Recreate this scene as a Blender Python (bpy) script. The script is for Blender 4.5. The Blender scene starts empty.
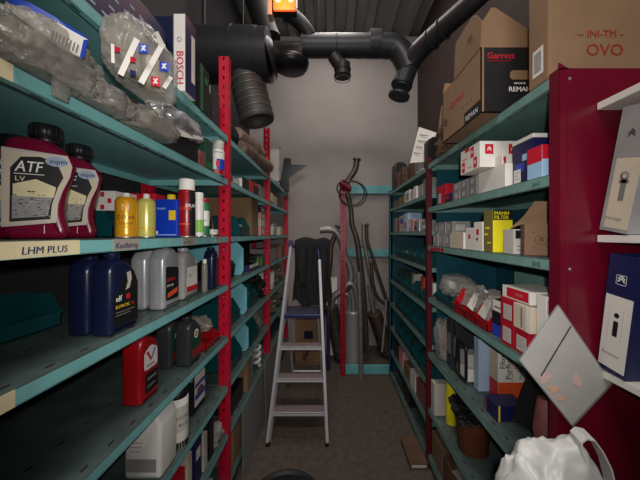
import bpy, bmesh, math, random
from mathutils import Vector, Matrix, noise
random.seed(7)
SC = bpy.context.scene
COL = SC.collection
PI = math.pi
F, VX, VY, H = 280.0, 330.0, 234.0, 1.55      # focal length in px, vanishing point, eye height

def W(px, py, Y): return Vector(((px-VX)*Y/F, Y, H-(py-VY)*Y/F))

# ------------------------------------------------------------------ materials
def lin(c):
    c /= 255.0
    return c/12.92 if c <= 0.04045 else ((c+0.055)/1.055)**2.4
MATS = {}
def mat(name, rgb, rough=.5, metal=0, var=.12, scale=14, emit=None, trans=0, coat=0, alpha=1, bump=0, second=None, detail=4):
    if name in MATS: return MATS[name]
    m = bpy.data.materials.new(name); m.use_nodes = True
    nt = m.node_tree; b = nt.nodes['Principled BSDF']
    col = (*[lin(c) for c in rgb], 1)
    b.inputs['Base Color'].default_value = col
    b.inputs['Roughness'].default_value = rough
    b.inputs['Metallic'].default_value = metal
    if coat: b.inputs['Coat Weight'].default_value = coat
    if trans: b.inputs['Transmission Weight'].default_value = trans
    if alpha < 1: b.inputs['Alpha'].default_value = alpha
    if emit:
        b.inputs['Emission Color'].default_value = (*[lin(c) for c in emit[0]], 1)
        b.inputs['Emission Strength'].default_value = emit[1]
    if var or bump:
        tc = nt.nodes.new('ShaderNodeTexCoord')
        nz = nt.nodes.new('ShaderNodeTexNoise'); nz.inputs['Scale'].default_value = scale
        nz.inputs['Detail'].default_value = detail
        nt.links.new(tc.outputs['Object'], nz.inputs['Vector'])
        if var:
            rp = nt.nodes.new('ShaderNodeValToRGB')
            rp.color_ramp.elements[0].position = .35; rp.color_ramp.elements[1].position = .65
            c2 = [lin(c) for c in second] if second else [min(1, c*(1+var)) for c in col[:3]]
            rp.color_ramp.elements[0].color = (*[c*(1-var) for c in col[:3]], 1) if not second else col
            rp.color_ramp.elements[1].color = (*c2, 1)
            nt.links.new(nz.outputs['Fac'], rp.inputs['Fac'])
            nt.links.new(rp.outputs['Color'], b.inputs['Base Color'])
        if bump:
            bp = nt.nodes.new('ShaderNodeBump'); bp.inputs['Strength'].default_value = bump
            bp.inputs['Distance'].default_value = .01
            nt.links.new(nz.outputs['Fac'], bp.inputs['Height'])
            nt.links.new(bp.outputs['Normal'], b.inputs['Normal'])
    MATS[name] = m
    return m
def C(key, rgb, **k): return mat(key, rgb, **k)

teal    = mat('teal_paint', (122,184,184), .42, 0, .06, 25)
teal_t  = mat('teal_grey_top', (84,100,96), .5, 0, .2, 9, second=(64,80,77))  # shelf tops: greyer, darker and more mottled than the lip paint
teal_g  = mat('grey_teal_paint', (112,150,142), .45, 0, .08, 20)
teal_d  = mat('dark_teal_panel', (8,72,88), .5, 0, .1, 6)
sky_p   = mat('light_blue_panel', (118,190,205), .5, 0, .05, 12)
bin_m   = mat('teal_bin_plastic', (8,70,74), .35, 0, .06, 20)
red_p   = mat('red_post_paint', (194,14,48), .38, 0, .08, 30)
maroon  = mat('maroon_panel_paint', (102,5,33), .36, 0, .06, 8, coat=.1)
slot_m  = mat('slot_shadow', (12,16,16), .8, 0, 0)
white_b = mat('white_board', (228,224,216), .5, 0, .03, 8)
wall_m  = mat('grey_plaster', (160,152,148), .85, 0, .035, 5, bump=.12)
brownw  = mat('dark_brown_wall', (52,36,32), .8, 0, .15, 7, bump=.2)
darkw   = mat('dark_side_wall', (44,44,46), .85, 0, .1, 6)
ceil_m  = mat('grey_deck', (150,148,144), .6, .0, .06, 6)
floor_m = mat('concrete_floor', (92,80,70), .8, 0, .18, 22, bump=.2, second=(76,66,58), detail=8)
duct_m  = mat('dark_galvanised', (50,51,54), .45, .4, .1, 5)
flex_m  = mat('flexible_duct', (66,66,64), .55, .2, .1, 9)
flex_l  = mat('flexible_duct_wire', (120,120,116), .4, .4, 0)
alu     = mat('aluminium', (206,206,210), .42, .3, .05, 30)
step_m  = mat('step_tread', (138,124,124), .6, .1, .15, 60)
rubber  = mat('black_rubber', (18,18,19), .6, 0, .1, 20)
blackp  = mat('black_plastic', (20,20,22), .38, 0, .08, 20)
charc   = mat('charcoal_plastic', (52,54,58), .35, .1, .06, 20)
navy    = mat('navy_plastic', (20,27,58), .3, 0, .08, 14)
navy2   = mat('navy_card', (20,27,76), .45, 0, .05, 14)
bluem   = mat('blue_print', (28,66,180), .4, 0, .03, 10)
blue_can= mat('blue_tin', (20,62,190), .32, .1, .03, 10)
lblue   = mat('pale_blue_card', (160,196,226), .5, 0, .03, 10)
bindb   = mat('pale_blue_plastic', (170,190,214), .4, 0, .03, 10)
maro_pl = mat('maroon_plastic', (112,8,46), .3, 0, .06, 10)
redpl   = mat('red_plastic', (150,14,24), .32, 0, .06, 10)
redc    = mat('red_card', (200,22,44), .45, 0, .05, 12)
redpr   = mat('red_print', (200,26,50), .5, 0, 0)
crim    = mat('crimson_card', (178,14,40), .45, 0, .05, 12)
orange  = mat('orange_card', (226,86,40), .5, 0, .05, 12)
yellow  = mat('yellow_card', (240,226,40), .45, 0, .03, 12)
yel_can = mat('amber_tin', (226,162,34), .3, .2, .03, 12)
yg_can  = mat('pale_yellow_tin', (206,200,106), .3, .2, .05, 12)
yel_cap = mat('yellow_cap', (232,196,40), .4, 0, 0)
olive   = mat('olive_card', (122,112,62), .6, 0, .12, 12)
green   = mat('green_card', (26,112,66), .5, 0, .05, 12)
dgreen  = mat('dark_green_card', (14,66,46), .5, 0, .05, 12)
gprint  = mat('lime_print', (120,190,70), .5, 0, 0)
card    = mat('brown_cardboard', (138,108,80), .85, 0, .06, 9)
card2   = mat('dull_cardboard', (122,94,72), .85, 0, .08, 9)
cardd   = mat('dark_cardboard', (92,68,52), .85, 0, .1, 9)
beige   = mat('beige_paper', (204,190,168), .7, 0, .05, 9)
tape    = mat('masking_tape', (222,210,168), .7, 0, .06, 9)
tape2   = mat('grey_tape', (160,154,140), .7, 0, .08, 9)
white   = mat('white_card', (226,222,214), .55, 0, .03, 12)
whitepl = mat('white_plastic', (226,224,218), .35, 0, .03, 12)
offw    = mat('dusty_white', (190,186,178), .6, 0, .06, 12)
greyc   = mat('grey_card', (146,144,142), .6, 0, .08, 12)
silver  = mat('silver_plastic', (168,170,174), .32, .35, .05, 14)
ink     = mat('black_ink', (16,16,20), .6, 0, 0)
inkb    = mat('blue_ink', (24,34,96), .6, 0, 0)
greyink = mat('grey_ink', (120,116,112), .6, 0, 0)
blackc  = mat('black_card', (22,22,24), .5, 0, .1, 12)
txtw    = mat('white_print', (236,234,230), .5, 0, 0)
pinkc   = mat('pink_card', (206,150,150), .6, 0, .05, 12)
pinkw   = mat('dusty_pink_wrap', (132,76,74), .6, 0, .15, 18)
terra   = mat('terracotta_plastic', (124,66,42), .6, 0, .12, 14)
cloth   = mat('black_cloth', (26,26,29), .9, 0, .2, 40)
bluetr  = mat('blue_tray', (36,40,86), .4, 0, .05, 14)
steel   = mat('dull_steel', (140,136,132), .4, .5, .15, 18)
steel_d = mat('dark_exhaust_steel', (76,70,66), .42, .45, .25, 14, second=(96,78,66))
steel_b = mat('bright_muffler_steel', (178,178,178), .34, .5, .06, 10)
rust    = mat('rusty_muffler', (92,74,62), .6, .4, .25, 16, second=(66,54,48))
foam    = mat('white_foam', (216,214,210), .8, 0, .04, 20)
film_in = mat('wrapped_part', (120,112,98), .6, 0, .3, 16)
wiref   = mat('bin_bag_silver', (200,200,202), .25, .5, .3, 30, second=(130,130,134))
lampo   = mat('orange_lamp_lens', (255,120,50), .4, 0, 0, emit=((255,92,34), 1.0))
lampb   = mat('lit_bulb', (255,230,190), .4, 0, 0, emit=((255,220,170), 6))

def clear_mat(name, rgb, op, rough=.22, bump=.5):
    if name in MATS: return MATS[name]
    m = bpy.data.materials.new(name); m.use_nodes = True; nt = m.node_tree; n = nt.nodes
    b = n['Principled BSDF']; b.inputs['Base Color'].default_value = (*[lin(c) for c in rgb], 1)
    b.inputs['Roughness'].default_value = rough
    tc = n.new('ShaderNodeTexCoord'); nz = n.new('ShaderNodeTexNoise'); nz.inputs['Scale'].default_value = 22
    nz.inputs['Detail'].default_value = 5
    bp = n.new('ShaderNodeBump'); bp.inputs['Strength'].default_value = bump; bp.inputs['Distance'].default_value = .02
    tr = n.new('ShaderNodeBsdfTransparent'); mx = n.new('ShaderNodeMixShader'); mx.inputs[0].default_value = op
    l = nt.links
    l.new(tc.outputs['Object'], nz.inputs['Vector']); l.new(nz.outputs['Fac'], bp.inputs['Height'])
    l.new(bp.outputs['Normal'], b.inputs['Normal'])
    l.new(tr.outputs[0], mx.inputs[1]); l.new(b.outputs[0], mx.inputs[2])
    l.new(mx.outputs[0], n['Material Output'].inputs[0])
    MATS[name] = m; return m
clearp = clear_mat('clear_plastic_film', (200,196,188), .34, .18, .35)
cloudy = clear_mat('cloudy_plastic', (160,156,148), .5, .2, .35)
haze_g = clear_mat('grey_plastic_sheet', (150,152,150), .55, .35, .2)
clearb = clear_mat('clear_hard_plastic', (190,192,194), .2, .15, .05)

# ------------------------------------------------------------------ mesh builder
class MB:
    def __init__(s): s.bm = bmesh.new(); s.mats = []
    def mi(s, m):
        if m not in s.mats: s.mats.append(m)
        return s.mats.index(m)
    def merge(s, bm2, m, M=None):
        i = s.mi(m); vm = {}
        for v in bm2.verts: vm[v] = s.bm.verts.new(M @ v.co if M else v.co)
        for f in bm2.faces:
            try:
                g = s.bm.faces.new([vm[v] for v in f.verts]); g.material_index = i; g.smooth = f.smooth
            except ValueError: pass
        bm2.free(); return s
    def box(s, c, size, m, bev=0, M=None, seg=2):
        b = bmesh.new(); bmesh.ops.create_cube(b, size=1)
        for v in b.verts: v.co = Vector((v.co.x*size[0]+c[0], v.co.y*size[1]+c[1], v.co.z*size[2]+c[2]))
        if bev: bmesh.ops.bevel(b, geom=b.edges[:], offset=min(bev, min(size)*.45), segments=seg, affect='EDGES', profile=.6)
        return s.merge(b, m, M)
    def b2(s, lo, hi, m, bev=0, M=None):
        return s.box([(a+b)/2 for a, b in zip(lo, hi)], [abs(b-a) for a, b in zip(lo, hi)], m, bev, M)
    def prism(s, pts, axis, t0, t1, m, bev=0, M=None, seg=3, smooth=False):
        """polygon pts (2D) extruded along axis from t0 to t1"""
        b = bmesh.new()
        def mk(p, t):
            return {'x': (t, p[0], p[1]), 'y': (p[0], t, p[1]), 'z': (p[0], p[1], t)}[axis]
        A = [b.verts.new(mk(p, t0)) for p in pts]; B = [b.verts.new(mk(p, t1)) for p in pts]
        n = len(pts)
        f0 = b.faces.new(A); f1 = b.faces.new(B[::-1])
        for i in range(n): b.faces.new((A[i], B[i], B[(i+1) % n], A[(i+1) % n]))
        bmesh.ops.recalc_face_normals(b, faces=b.faces[:])
        if bev:
            es = list({e for f in (f0, f1) for e in f.edges})
            bmesh.ops.bevel(b, geom=es, offset=bev, segments=seg, affect='EDGES', profile=.5)
        if smooth:
            for f in b.faces: f.smooth = True
        return s.merge(b, m, M)
    def lathe(s, prof, m, c=(0,0,0), n=24, M=None, smooth=True, close=True):
        b = bmesh.new(); rings = []
        for r, z in prof:
            rings.append([b.verts.new((c[0]+r*math.cos(2*PI*k/n), c[1]+r*math.sin(2*PI*k/n), c[2]+z)) for k in range(n)])
        for a, d in zip(rings, rings[1:]):
            for k in range(n):
                f = b.faces.new((a[k], a[(k+1) % n], d[(k+1) % n], d[k])); f.smooth = smooth
        if close:
            for rg in (rings[0][::-1], rings[-1]): b.faces.new([b.verts.new(v.co) for v in rg])
        return s.merge(b, m, M)
    def tube(s, pts, r, m, n=12, smooth=3, caps=True, M=None):
        pts = [Vector(p) for p in pts]; rr = r if isinstance(r, (list, tuple)) else [r]*len(pts)
        P, R = [], []
        if smooth and len(pts) > 2:
            for i in range(len(pts)-1):
                p0, p1, p2, p3 = pts[max(i-1,0)], pts[i], pts[i+1], pts[min(i+2,len(pts)-1)]
                for k in range(smooth):
                    t = k/smooth
                    P.append(.5*((2*p1)+(p2-p0)*t+(2*p0-5*p1+4*p2-p3)*t*t+(3*p1-p0-3*p2+p3)*t**3)); R.append(rr[i]*(1-t)+rr[i+1]*t)
            P.append(pts[-1]); R.append(rr[-1])
        else: P, R = pts, rr
        b = bmesh.new(); rings = []; nrm = None
        for i, p in enumerate(P):
            d = (P[min(i+1,len(P)-1)]-P[max(i-1,0)]).normalized()
            if nrm is None: nrm = d.orthogonal().normalized()
            nrm = (nrm-d*nrm.dot(d)).normalized(); bi = d.cross(nrm)
            rings.append([b.verts.new(p+R[i]*(nrm*math.cos(2*PI*k/n)+bi*math.sin(2*PI*k/n))) for k in range(n)])
        for a, c in zip(rings, rings[1:]):
            for k in range(n):
                f = b.faces.new((a[k], a[(k+1) % n], c[(k+1) % n], c[k])); f.smooth = True
        if caps:
            for rg in (rings[0][::-1], rings[-1]): b.faces.new([b.verts.new(v.co) for v in rg])
        return s.merge(b, m, M)
    def blob(s, c, size, m, amp=.25, freq=6, sub=3, seed=0, flat=True, M=None, crisp=False, ridge=0):
        """crumpled closed surface resting on its base"""
        b = bmesh.new(); bmesh.ops.create_icosphere(b, subdivisions=sub, radius=1)
        for v in b.verts:
            p = v.co.copy(); q = p*freq*.35+Vector((seed*3.1, seed*1.7, seed))
            k = 1+amp*(noise.noise(q)+.6*noise.noise(q*2.3)+(.5*noise.noise(q*5) if crisp else 0))+ridge*(.5-2*abs(noise.noise(q*2.9+Vector((4,2,7))))+.4-1.2*abs(noise.noise(q*6)))
            # squarish
            e = .75; p = Vector([math.copysign(abs(x)**e, x) for x in p])*k
            z = p.z
            if flat and z < -.8: z = -.8
            v.co = Vector((c[0]+p.x*size[0]/2, c[1]+p.y*size[1]/2, c[2]+(z+.8)/1.8*size[2]))
        for f in b.faces: f.smooth = not crisp
        return s.merge(b, m, M)
    def quad(s, P, m):
        i = s.mi(m); f = s.bm.faces.new([s.bm.verts.new(p) for p in P]); f.material_index = i; return s
    def text(s, string, size, o, u, v, m, align='LEFT', maxw=None, shear=0):
        bm = text_bm(string, align, shear)
        u = Vector(u).normalized(); v = Vector(v).normalized(); n = u.cross(v)
        k = size; kx = size
        if maxw:
            xs = [w.co.x for w in bm.verts]
            if xs:
                wd = (max(xs)-min(xs))*size
                if wd > maxw: kx = size*maxw/wd
        R = Matrix((u*kx, v*k, n*k)).transposed().to_4x4()
        for q in (-1, 1):      # two strokes side by side for a bold hand
            R.translation = Vector(o)+u*kx*.014*q+n*.00015*q
            s.merge(bm.copy(), m, R)
        bm.free()
        return s
    def build(s, name, parent=None, loc=None, rot=None):
        me = bpy.data.meshes.new(name)
        bmesh.ops.recalc_face_normals(s.bm, faces=s.bm.faces[:]) if False else None
        s.bm.to_mesh(me); s.bm.free()
        for m in s.mats: me.materials.append(m)
        o = bpy.data.objects.new(name, me); COL.objects.link(o)
        if parent: o.parent = parent
        if loc is not None: o.location = loc
        if rot is not None: o.rotation_euler = rot
        return o
def text_bm(string, align, shear):
    cu = bpy.data.curves.new('txt', 'FONT'); cu.body = string; cu.align_x = align; cu.size = 1; cu.shear = shear
    cu.resolution_u = 2
    o = bpy.data.objects.new('txt', cu); COL.objects.link(o)
    dg = bpy.context.evaluated_depsgraph_get(); dg.update()
    me = bpy.data.meshes.new_from_object(o.evaluated_get(dg))
    b = bmesh.new(); b.from_mesh(me)
    bpy.data.objects.remove(o); bpy.data.curves.remove(cu); bpy.data.meshes.remove(me)
    return b

def tag(o, label, cat, group=None, kind=None):
    o['label'] = label; o['category'] = cat
    if group: o['group'] = group
    if kind: o['kind'] = kind
    return o
def thing(name, label, cat, loc=(0,0,0), rz=0, group=None, rot=None):
    o = bpy.data.objects.new(name, None); COL.objects.link(o); o.empty_display_size = .05
    o.location = loc; o.rotation_euler = rot if rot else (0,0,rz)
    return tag(o, label, cat, group)
def struct(name, mb, label=None):
    o = mb.build(name); o['kind'] = 'structure'
    return o
def part(mb, name, parent, label=None):
    o = mb.build(name, parent)
    if label: o['label'] = label
    return o

# ------------------------------------------------------------------ room shell
WY, WL, WR, CZ = 3.9, -1.12, 1.22, 4.3
YB = -1.2
struct('floor', MB().b2((WL-.1,YB,-.1), (WR+.1,WY+.1,0), floor_m))
struct('wall_back', MB().b2((WL-.1,WY,0), (WR+.1,WY+.12,CZ), wall_m))
struct('wall_left', MB().b2((WL-.12,YB,0), (WL,WY,CZ), darkw))
struct('wall_right', MB().b2((WR,YB,0), (WR+.12,WY,CZ), brownw))
struct('wall_front', MB().b2((WL-.1,YB-.12,0), (WR+.1,YB,CZ), darkw))
mb = MB()
prof = []
x = WL-.1
while x < WR+.1:
    prof += [(x, CZ+.06), (x+.11, CZ+.06), (x+.14, CZ), (x+.23, CZ), (x+.26, CZ+.06)]
    x += .26
mb.prism(prof+[(prof[-1][0], CZ+.14), (prof[0][0], CZ+.14)], 'y', YB-.1, WY+.1, ceil_m)
struct('ceiling', mb)

# ------------------------------------------------------------------ racks
XL, XLB = -.58, -1.02
XR, XRB = .65, 1.10
LZ = [2.105, 1.86, 1.537, 1.265, .972, .69, .418, .13]
RZ1 = [2.012, 1.726, 1.475, 1.135, .77, .40, .09]
RZ2 = [2.0, 1.82, 1.57, 1.325, 1.06, .81, .555, .30, .06]
LP = [.36, 1.59, 2.66, 3.82]
RP = [.795, 1.857, 3.03]

def shelf(parent, xf, xb, y0, y1, z, m_lip, m_top, lip=.034):
    mb = MB(); s = 1 if xb > xf else -1
    t = .002
    mb.b2((xf,y0,z-t), (xb,y1,z), m_top)
    mb.b2((xf,y0,z-lip), (xf+s*.0025,y1,z-.0002), m_lip, .0008)
    mb.b2((xf,y0,z-lip), (xf+s*.014,y1,z-lip+.002), m_lip)
    mb.b2((xb-s*.002,y0,z-lip), (xb,y1,z-t), m_lip)
    mb.b2((xf+s*.003,y0,z-lip), (xb-s*.003,y0+.002,z-t), m_lip)
    mb.b2((xf+s*.003,y1-.002,z-lip), (xb-s*.003,y1,z-t), m_lip)
    mb.b2((xf+s*.012,y0+.002,z-t-.0015), (xb-s*.003,y1-.002,z-t-.0003), m_lip)
    y = y0+.07
    while y < y1-.05:     # slots punched along the front of the tray
        mb.b2((xf+s*.022,y-.010,z), (xf+s*.028,y+.010,z+.0006), slot_m)
        mb.b2((xf+s*.16,y-.008,z), (xf+s*.165,y+.008,z+.0006), slot_m)
        mb.b2((xf+s*.006,y+.03,z-lip-.0006), (xf+s*.010,y+.055,z-lip), slot_m)
        y += .085
    return part(mb, 'shelf', parent)

def post(parent, x, y, h, s, m, dy=1, pitch=.054, w=.056, holes=True):
    """slotted angle: a flange facing the camera and one facing the aisle, with real slots"""
    mb = MB(); d = .036; t = .003; hw, hh = .010, .018
    def flange(o, axis, width):
        def bx(a0, a1, z0, z1):
            if axis == 'x': mb.b2((o[0]+a0, o[1], z0), (o[0]+a1, o[1]+t, z1), m)
            else: mb.b2((o[0], o[1]+a0, z0), (o[0]+t, o[1]+a1, z1), m)
        c = width/2; g = math.copysign(1, width)
        if not holes: bx(*sorted((0,width)), 0, h); return
        bx(*sorted((0, c-g*hw/2)), 0, h); bx(*sorted((c+g*hw/2, width)), 0, h)
        z = 0
        while z < h:
            bx(c-hw/2, c+hw/2, z+hh, min(h, z+pitch)); z += pitch
    flange((x, y), 'x', s*w)
    flange((x if s > 0 else x-t, y+t), 'y', d*dy)
    # foot plate
    mb.b2((x, y-.005, 0), (x+s*.06, y+.045, .004), m)
    return part(mb, 'post', parent)

rackL = thing('shelving_rack', 'long teal shelving rack with red slotted posts holding oil bottles and spray cans', 'shelving rack', (0,0,0))
for i in range(3):
    for z in LZ:
        sh = shelf(rackL, XL, XLB, LP[i]+.004, LP[i+1]-.001, z, teal, teal_t)
        if i == 0: sh.name = 'shelf'
        if i == 0:
            def sticker(y0, y1, mm, txt=None, sz=.02, im=inkb, up=.001, nm='label_tape', lab=None, z=z, sh=sh):
                b = MB().b2((XL, y0, z-.033), (XL+.0012, y1, z-up), mm)
                if txt: b.text(txt, sz, (XL+.0018, y0+.008, z-.026), (0,1,0), (0,0,1), im, maxw=(y1-y0)-.014, shear=.1)
                o = part(b, nm, sh); 
                if lab: o['label'] = lab
            if abs(z-1.537) < .01:
                sticker(.40, .515, tape, lab='cream tape strip at the near end of the shelf edge')
                sticker(.516, .648, tape, 'LHM PLUS', .021, inkb, lab='cream tape label with blue handwriting')
                sticker(.748, .852, tape2, 'Kaolfahrig', .021, inkb, lab='grey tape label with blue handwriting')
                sticker(1.10, 1.20, tape2, '0 0 1 70', .014, ink, lab='short worn tape label')
                sticker(1.42, 1.50, tape2, lab='worn brown tape scrap')
            if abs(z-1.86) < .01: sticker(.42, .512, tape, lab='cream tape at the near end of the shelf edge')
            if abs(z-1.265) < .01: sticker(.40, .515, tape, lab='cream tape at the near end of the shelf edge')
            if abs(z-.69) < .01: sticker(.66, .80, offw, 'HUILE', .02, ink, lab='white tape label with black writing')
for y in LP:
    post(rackL, XL+.004, y, 2.56 if y < 3 else 2.46, -1, red_p)
    post(rackL, XLB+.004, y, 2.5, -1, red_p)
# light blue dividers with a clipped corner in the second bay
for z, y, hh in ((1.265, 1.94, .235), (.972, 2.02, .235), (.69, 2.06, .22), (.418, 2.16, .2)):
    b = MB().prism([(-1.0, z+.001), (-.62, z+.001), (-.60, z+.03), (-.60, z+hh-.05), (-.65, z+hh), (-1.0, z+hh)], 'y', y, y+.003, sky_p)
    part(b, 'divider', rackL, 'light blue divider plate with a clipped corner')

rackR = thing('shelving_rack', 'grey-green shelving rack with a maroon end panel holding boxed spare parts', 'shelving rack', (0,0,0))
for z in RZ1:
    sh = shelf(rackR, XR, XRB, RP[0]+.035, RP[1]-.001, z, teal_g, teal_t)
    if z in (RZ1[1], RZ1[2]):
        t = 'SH1' if z == RZ1[1] else 'SH2'
        b = MB().text(t, .022, (XR-.0008, .900, z-.027), (0,-1,0), (0,0,1), ink)
        part(b, 'shelf_number', sh, 'hand-painted black shelf number')
    if z == RZ1[2]:
        b = MB()
        for k in range(4): b.b2((XR-.0012, 1.60+k*.055, z-.03), (XR, 1.645+k*.055, z-.008), crim)
        part(b, 'price_tag_strip', sh, 'row of four small red tags')
for z in RZ2:
    shelf(rackR, XR, XRB, RP[1]+.004, RP[2]-.004, z, teal_g, teal_t, .03)
# maroon end panel with rolled front edge
b = MB()
b.b2((XR,RP[0]-.0015,0), (XRB+.02,RP[0]+.0015,2.02), maroon)
b.b2((XR-.002,RP[0]-.0015,0), (XR+.001,RP[0]+.033,2.02), maroon)
b.box((XR+.024,RP[0]-.002,1.01), (.003,.003,2.0), maroon, .001)
b.prism([(XR-.002,2.015), (XR+.03,2.018), (XR-.001,2.036)], 'y', RP[0]-.0015, RP[0]+.0015, maroon)
for z in (1.99, 1.45, .9, .4): b.lathe([(.005,0),(.004,.002),(0.001,.0025)], steel, n=10, M=Matrix.Translation((XR+.03,RP[0]-.0015,z)) @ Matrix.Rotation(PI/2,4,'X'))
for k in range(30): b.b2((XR+.024,RP[0]-.0028,.12+k*.064), (XR+.028,RP[0]-.0018,.13+k*.064), slot_m)
part(b, 'end_panel', rackR, 'maroon sheet metal end panel')
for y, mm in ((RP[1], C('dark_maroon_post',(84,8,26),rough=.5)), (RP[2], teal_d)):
    post(rackR, XR-.003, y, 2.06 if y < 2 else 2.02, 1, mm, w=.03, holes=False)
b = MB().b2((XRB,RP[0]+.004,0.05), (XRB+.003,RP[1],2.0), teal_d); part(b, 'back_panel', rackR, 'dark teal back sheet')
b = MB().b2((XRB,RP[1]+.002,0.05), (XRB+.003,RP[2],2.0), teal_d); part(b, 'back_panel', rackR, 'dark teal back sheet')
b = MB()
for lo, hi in zip(sorted(RZ1)[:-1], sorted(RZ1)[1:]): b.b2((XR+.055,RP[1]-.004,lo+.002), (XRB,RP[1]-.002,hi-.036), teal_d)
part(b, 'partition', rackR, 'dark teal sheet between the bays')
b = MB().b2((XR+.01,RP[2],0), (XRB,RP[2]+.003,2.0), teal_d); part(b, 'partition', rackR, 'dark teal sheet at the far end')

# ------------------------------------------------------------------ white shelves on the end panel with binders
for z, lab in ((1.92, 'topmost white plank fixed to the maroon panel, above the clear binder'),
               (1.547, 'white plank under the clear plastic binder'),
               (1.172, 'white plank under the navy binder')):
    t = thing('wall_shelf', lab, 'shelf', (.755, .38, z), group='white planks on the maroon panel')
    part(MB().b2((0,0,-.02), (.34,.412,0), white_b, .002), 'plank', t)
    part(MB().b2((.2,.37,-.10), (.215,.412,-.02), steel), 'bracket', t)

def chevrons(mb, o, u, v, w, m, frame=None):
    u = Vector(u); v = Vector(v); n = u.cross(v); o = Vector(o)
    def q(pts):
        mb.quad([o+u*a*w+v*c*w+n*.0004 for a, c in pts], m)
    for k in (0, .34):
        q([(-.42,-.36+k), (0,.10+k), (0,.32+k), (-.42,-.14+k)])
        q([(0,.10+k), (.42,-.36+k), (.42,-.14+k), (0,.32+k)])
    if frame:
        a = .62; e = .56
        for P in ([(-a,-a),(a,-a),(a,-e),(-a,-e)], [(-a,e),(a,e),(a,a),(-a,a)], [(-a,-a),(-e,-a),(-e,a),(-a,a)], [(e,-a),(a,-a),(a,a),(e,a)]):
            q(P)

def binder(label, loc, tilt, mcov, spine):
    t = thing('ring_binder', label, 'binder', loc, rot=(tilt,0,0))
    # spine faces the aisle (-X)
    wd, hh, dp = .076, .318, .27
    b = MB()
    b.b2((0,-wd/2,0), (.003,wd/2,hh), mcov, .001)
    b.b2((.003,-wd/2,0), (dp,-wd/2+.0025,hh), mcov, .001)
    b.b2((.003,wd/2-.0025,0), (dp,wd/2,hh), mcov, .001)
    part(b, 'cover', t)
    part(MB().b2((.012,-wd/2+.006,.008), (dp-.01,wd/2-.006,hh-.012), white), 'pages', t)
    spine(t, wd, hh)
    return t
def sp_clear(t, wd, hh):
    b = MB().b2((-.0012,-wd/2+.003,.01), (0,wd/2-.012,hh*.60), beige)
    b.lathe([(.006,0),(.011,.0),(.011,.0015),(.006,.0015)], greyink, n=16, M=Matrix.Translation((-.001,-.004,hh*.46)) @ Matrix.Rotation(-PI/2,4,'Y'), close=False)
    b.b2((-.002,-.011,hh*.26), (-.001,.003,hh*.43), greyink)
    b.b2((-.002,-.016,hh*.40), (-.001,.008,hh*.43), greyink)
    b.text('Montage', .012, (-.002,.026,hh*.10), (0,-1,0), (0,0,1), greyink, shear=.3)
    part(b, 'spine_label', t, 'beige spine label with a grey tool drawing')
    b = MB().b2((-.0012,-wd/2+.003,hh*.605), (0,wd/2-.004,hh*.97), greyc)
    chevrons(b, (-.0016,.0,hh*.78), (0,-1,0), (0,0,1), .02, ink)
    part(b, 'emblem', t, 'grey field with two dark chevrons')
def sp_navy(t, wd, hh):
    b = MB().b2((-.0012,-wd/2+.004,.012), (0,wd/2-.004,hh*.66), white)
    b.b2((-.002,-.006,hh*.32), (-.001,.006,hh*.45), ink)
    b.lathe([(.0065,0),(.0065,.001)], ink, n=16, M=Matrix.Translation((-.001,0,hh*.50)) @ Matrix.Rotation(-PI/2,4,'Y'))
    for lo, hi in (((-.018,.27),(-.017,.57)), ((.017,.27),(.018,.57))): b.b2((-.002,lo[0],hh*lo[1]), (-.001,hi[0],hh*hi[1]), offw)
    b.text('Expertises', .011, (-.002,.028,hh*.15), (0,-1,0), (0,0,1), greyink, shear=.3)
    part(b, 'spine_label', t, 'white spine label with a black letter i')
    b = MB(); chevrons(b, (-.0008,0,hh*.80), (0,-1,0), (0,0,1), .021, txtw, True)
    part(b, 'emblem', t, 'white framed double chevron')
binder('clear grey plastic binder with a tool drawing on its spine, on the middle white plank', (.752,.745,1.556), .20, C('grey_binder_plastic',(150,150,150),rough=.35), sp_clear)
binder('navy blue binder with a big letter i on its white spine label', (.752,.752,1.178), .12, navy2, sp_navy)

# document sleeve jammed under the lowest plank against the maroon panel
t = thing('hanging_document_sleeve', 'clear plastic document sleeve with paper hanging askew over the maroon panel', 'document sleeve', (0,0,0))
Y = .772
P = [W(559,305,Y), W(520,361,Y), W(573,427,Y), W(613,384,Y)]
pp = [(p.x, p.z) for p in P]
c = Vector((sum(p[0] for p in pp)/4, sum(p[1] for p in pp)/4))
def ins(k): return [tuple(c+(Vector(p)-c)*k) for p in pp]
part(MB().prism(ins(.97), 'y', Y+.002, Y+.005, C('aged_paper',(198,192,182),rough=.7,var=.06)), 'paper', t)
b = MB().prism(pp, 'y', Y, Y+.0008, clearb); b.prism(pp, 'y', Y+.006, Y+.0068, clearb)
part(b, 'sleeve', t)
a0, a1 = W(571,326,Y-.0012), W(541,376,Y-.0012)
b = MB().tube([a0, a1], .0016, ink, 6)
part(b, 'pen_line', t, 'thin dark line across the sleeve')
for k, (px, py, rx, rz2, mm) in enumerate(((545,378,.030,.022,C('pale_pink_stain',(206,176,170),var=.05)), (553,390,.026,.020,C('pale_orange_stain',(206,168,142),var=.05)), (561,398,.020,.016,C('pale_orange_stain',(206,168,142),var=.05)), (577,380,.022,.030,C('pale_pink_stain',(206,176,170),var=.05)))):
    p = W(px,py,Y-.0004); n = 22
    pts = [(p.x+rx*(1+.3*math.sin(3*a+k)+.15*math.sin(5*a))*math.cos(a)*.6, p.z+rz2*(1+.3*math.sin(2*a+k))*math.sin(a)*.6) for a in (2*PI*q/n for q in range(n))]
    part(MB().prism(pts, 'y', Y-.0006, Y-.0001, mm), 'stain', t, 'faint pink stain' if k in (0,3) else 'faint orange stain')

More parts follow.
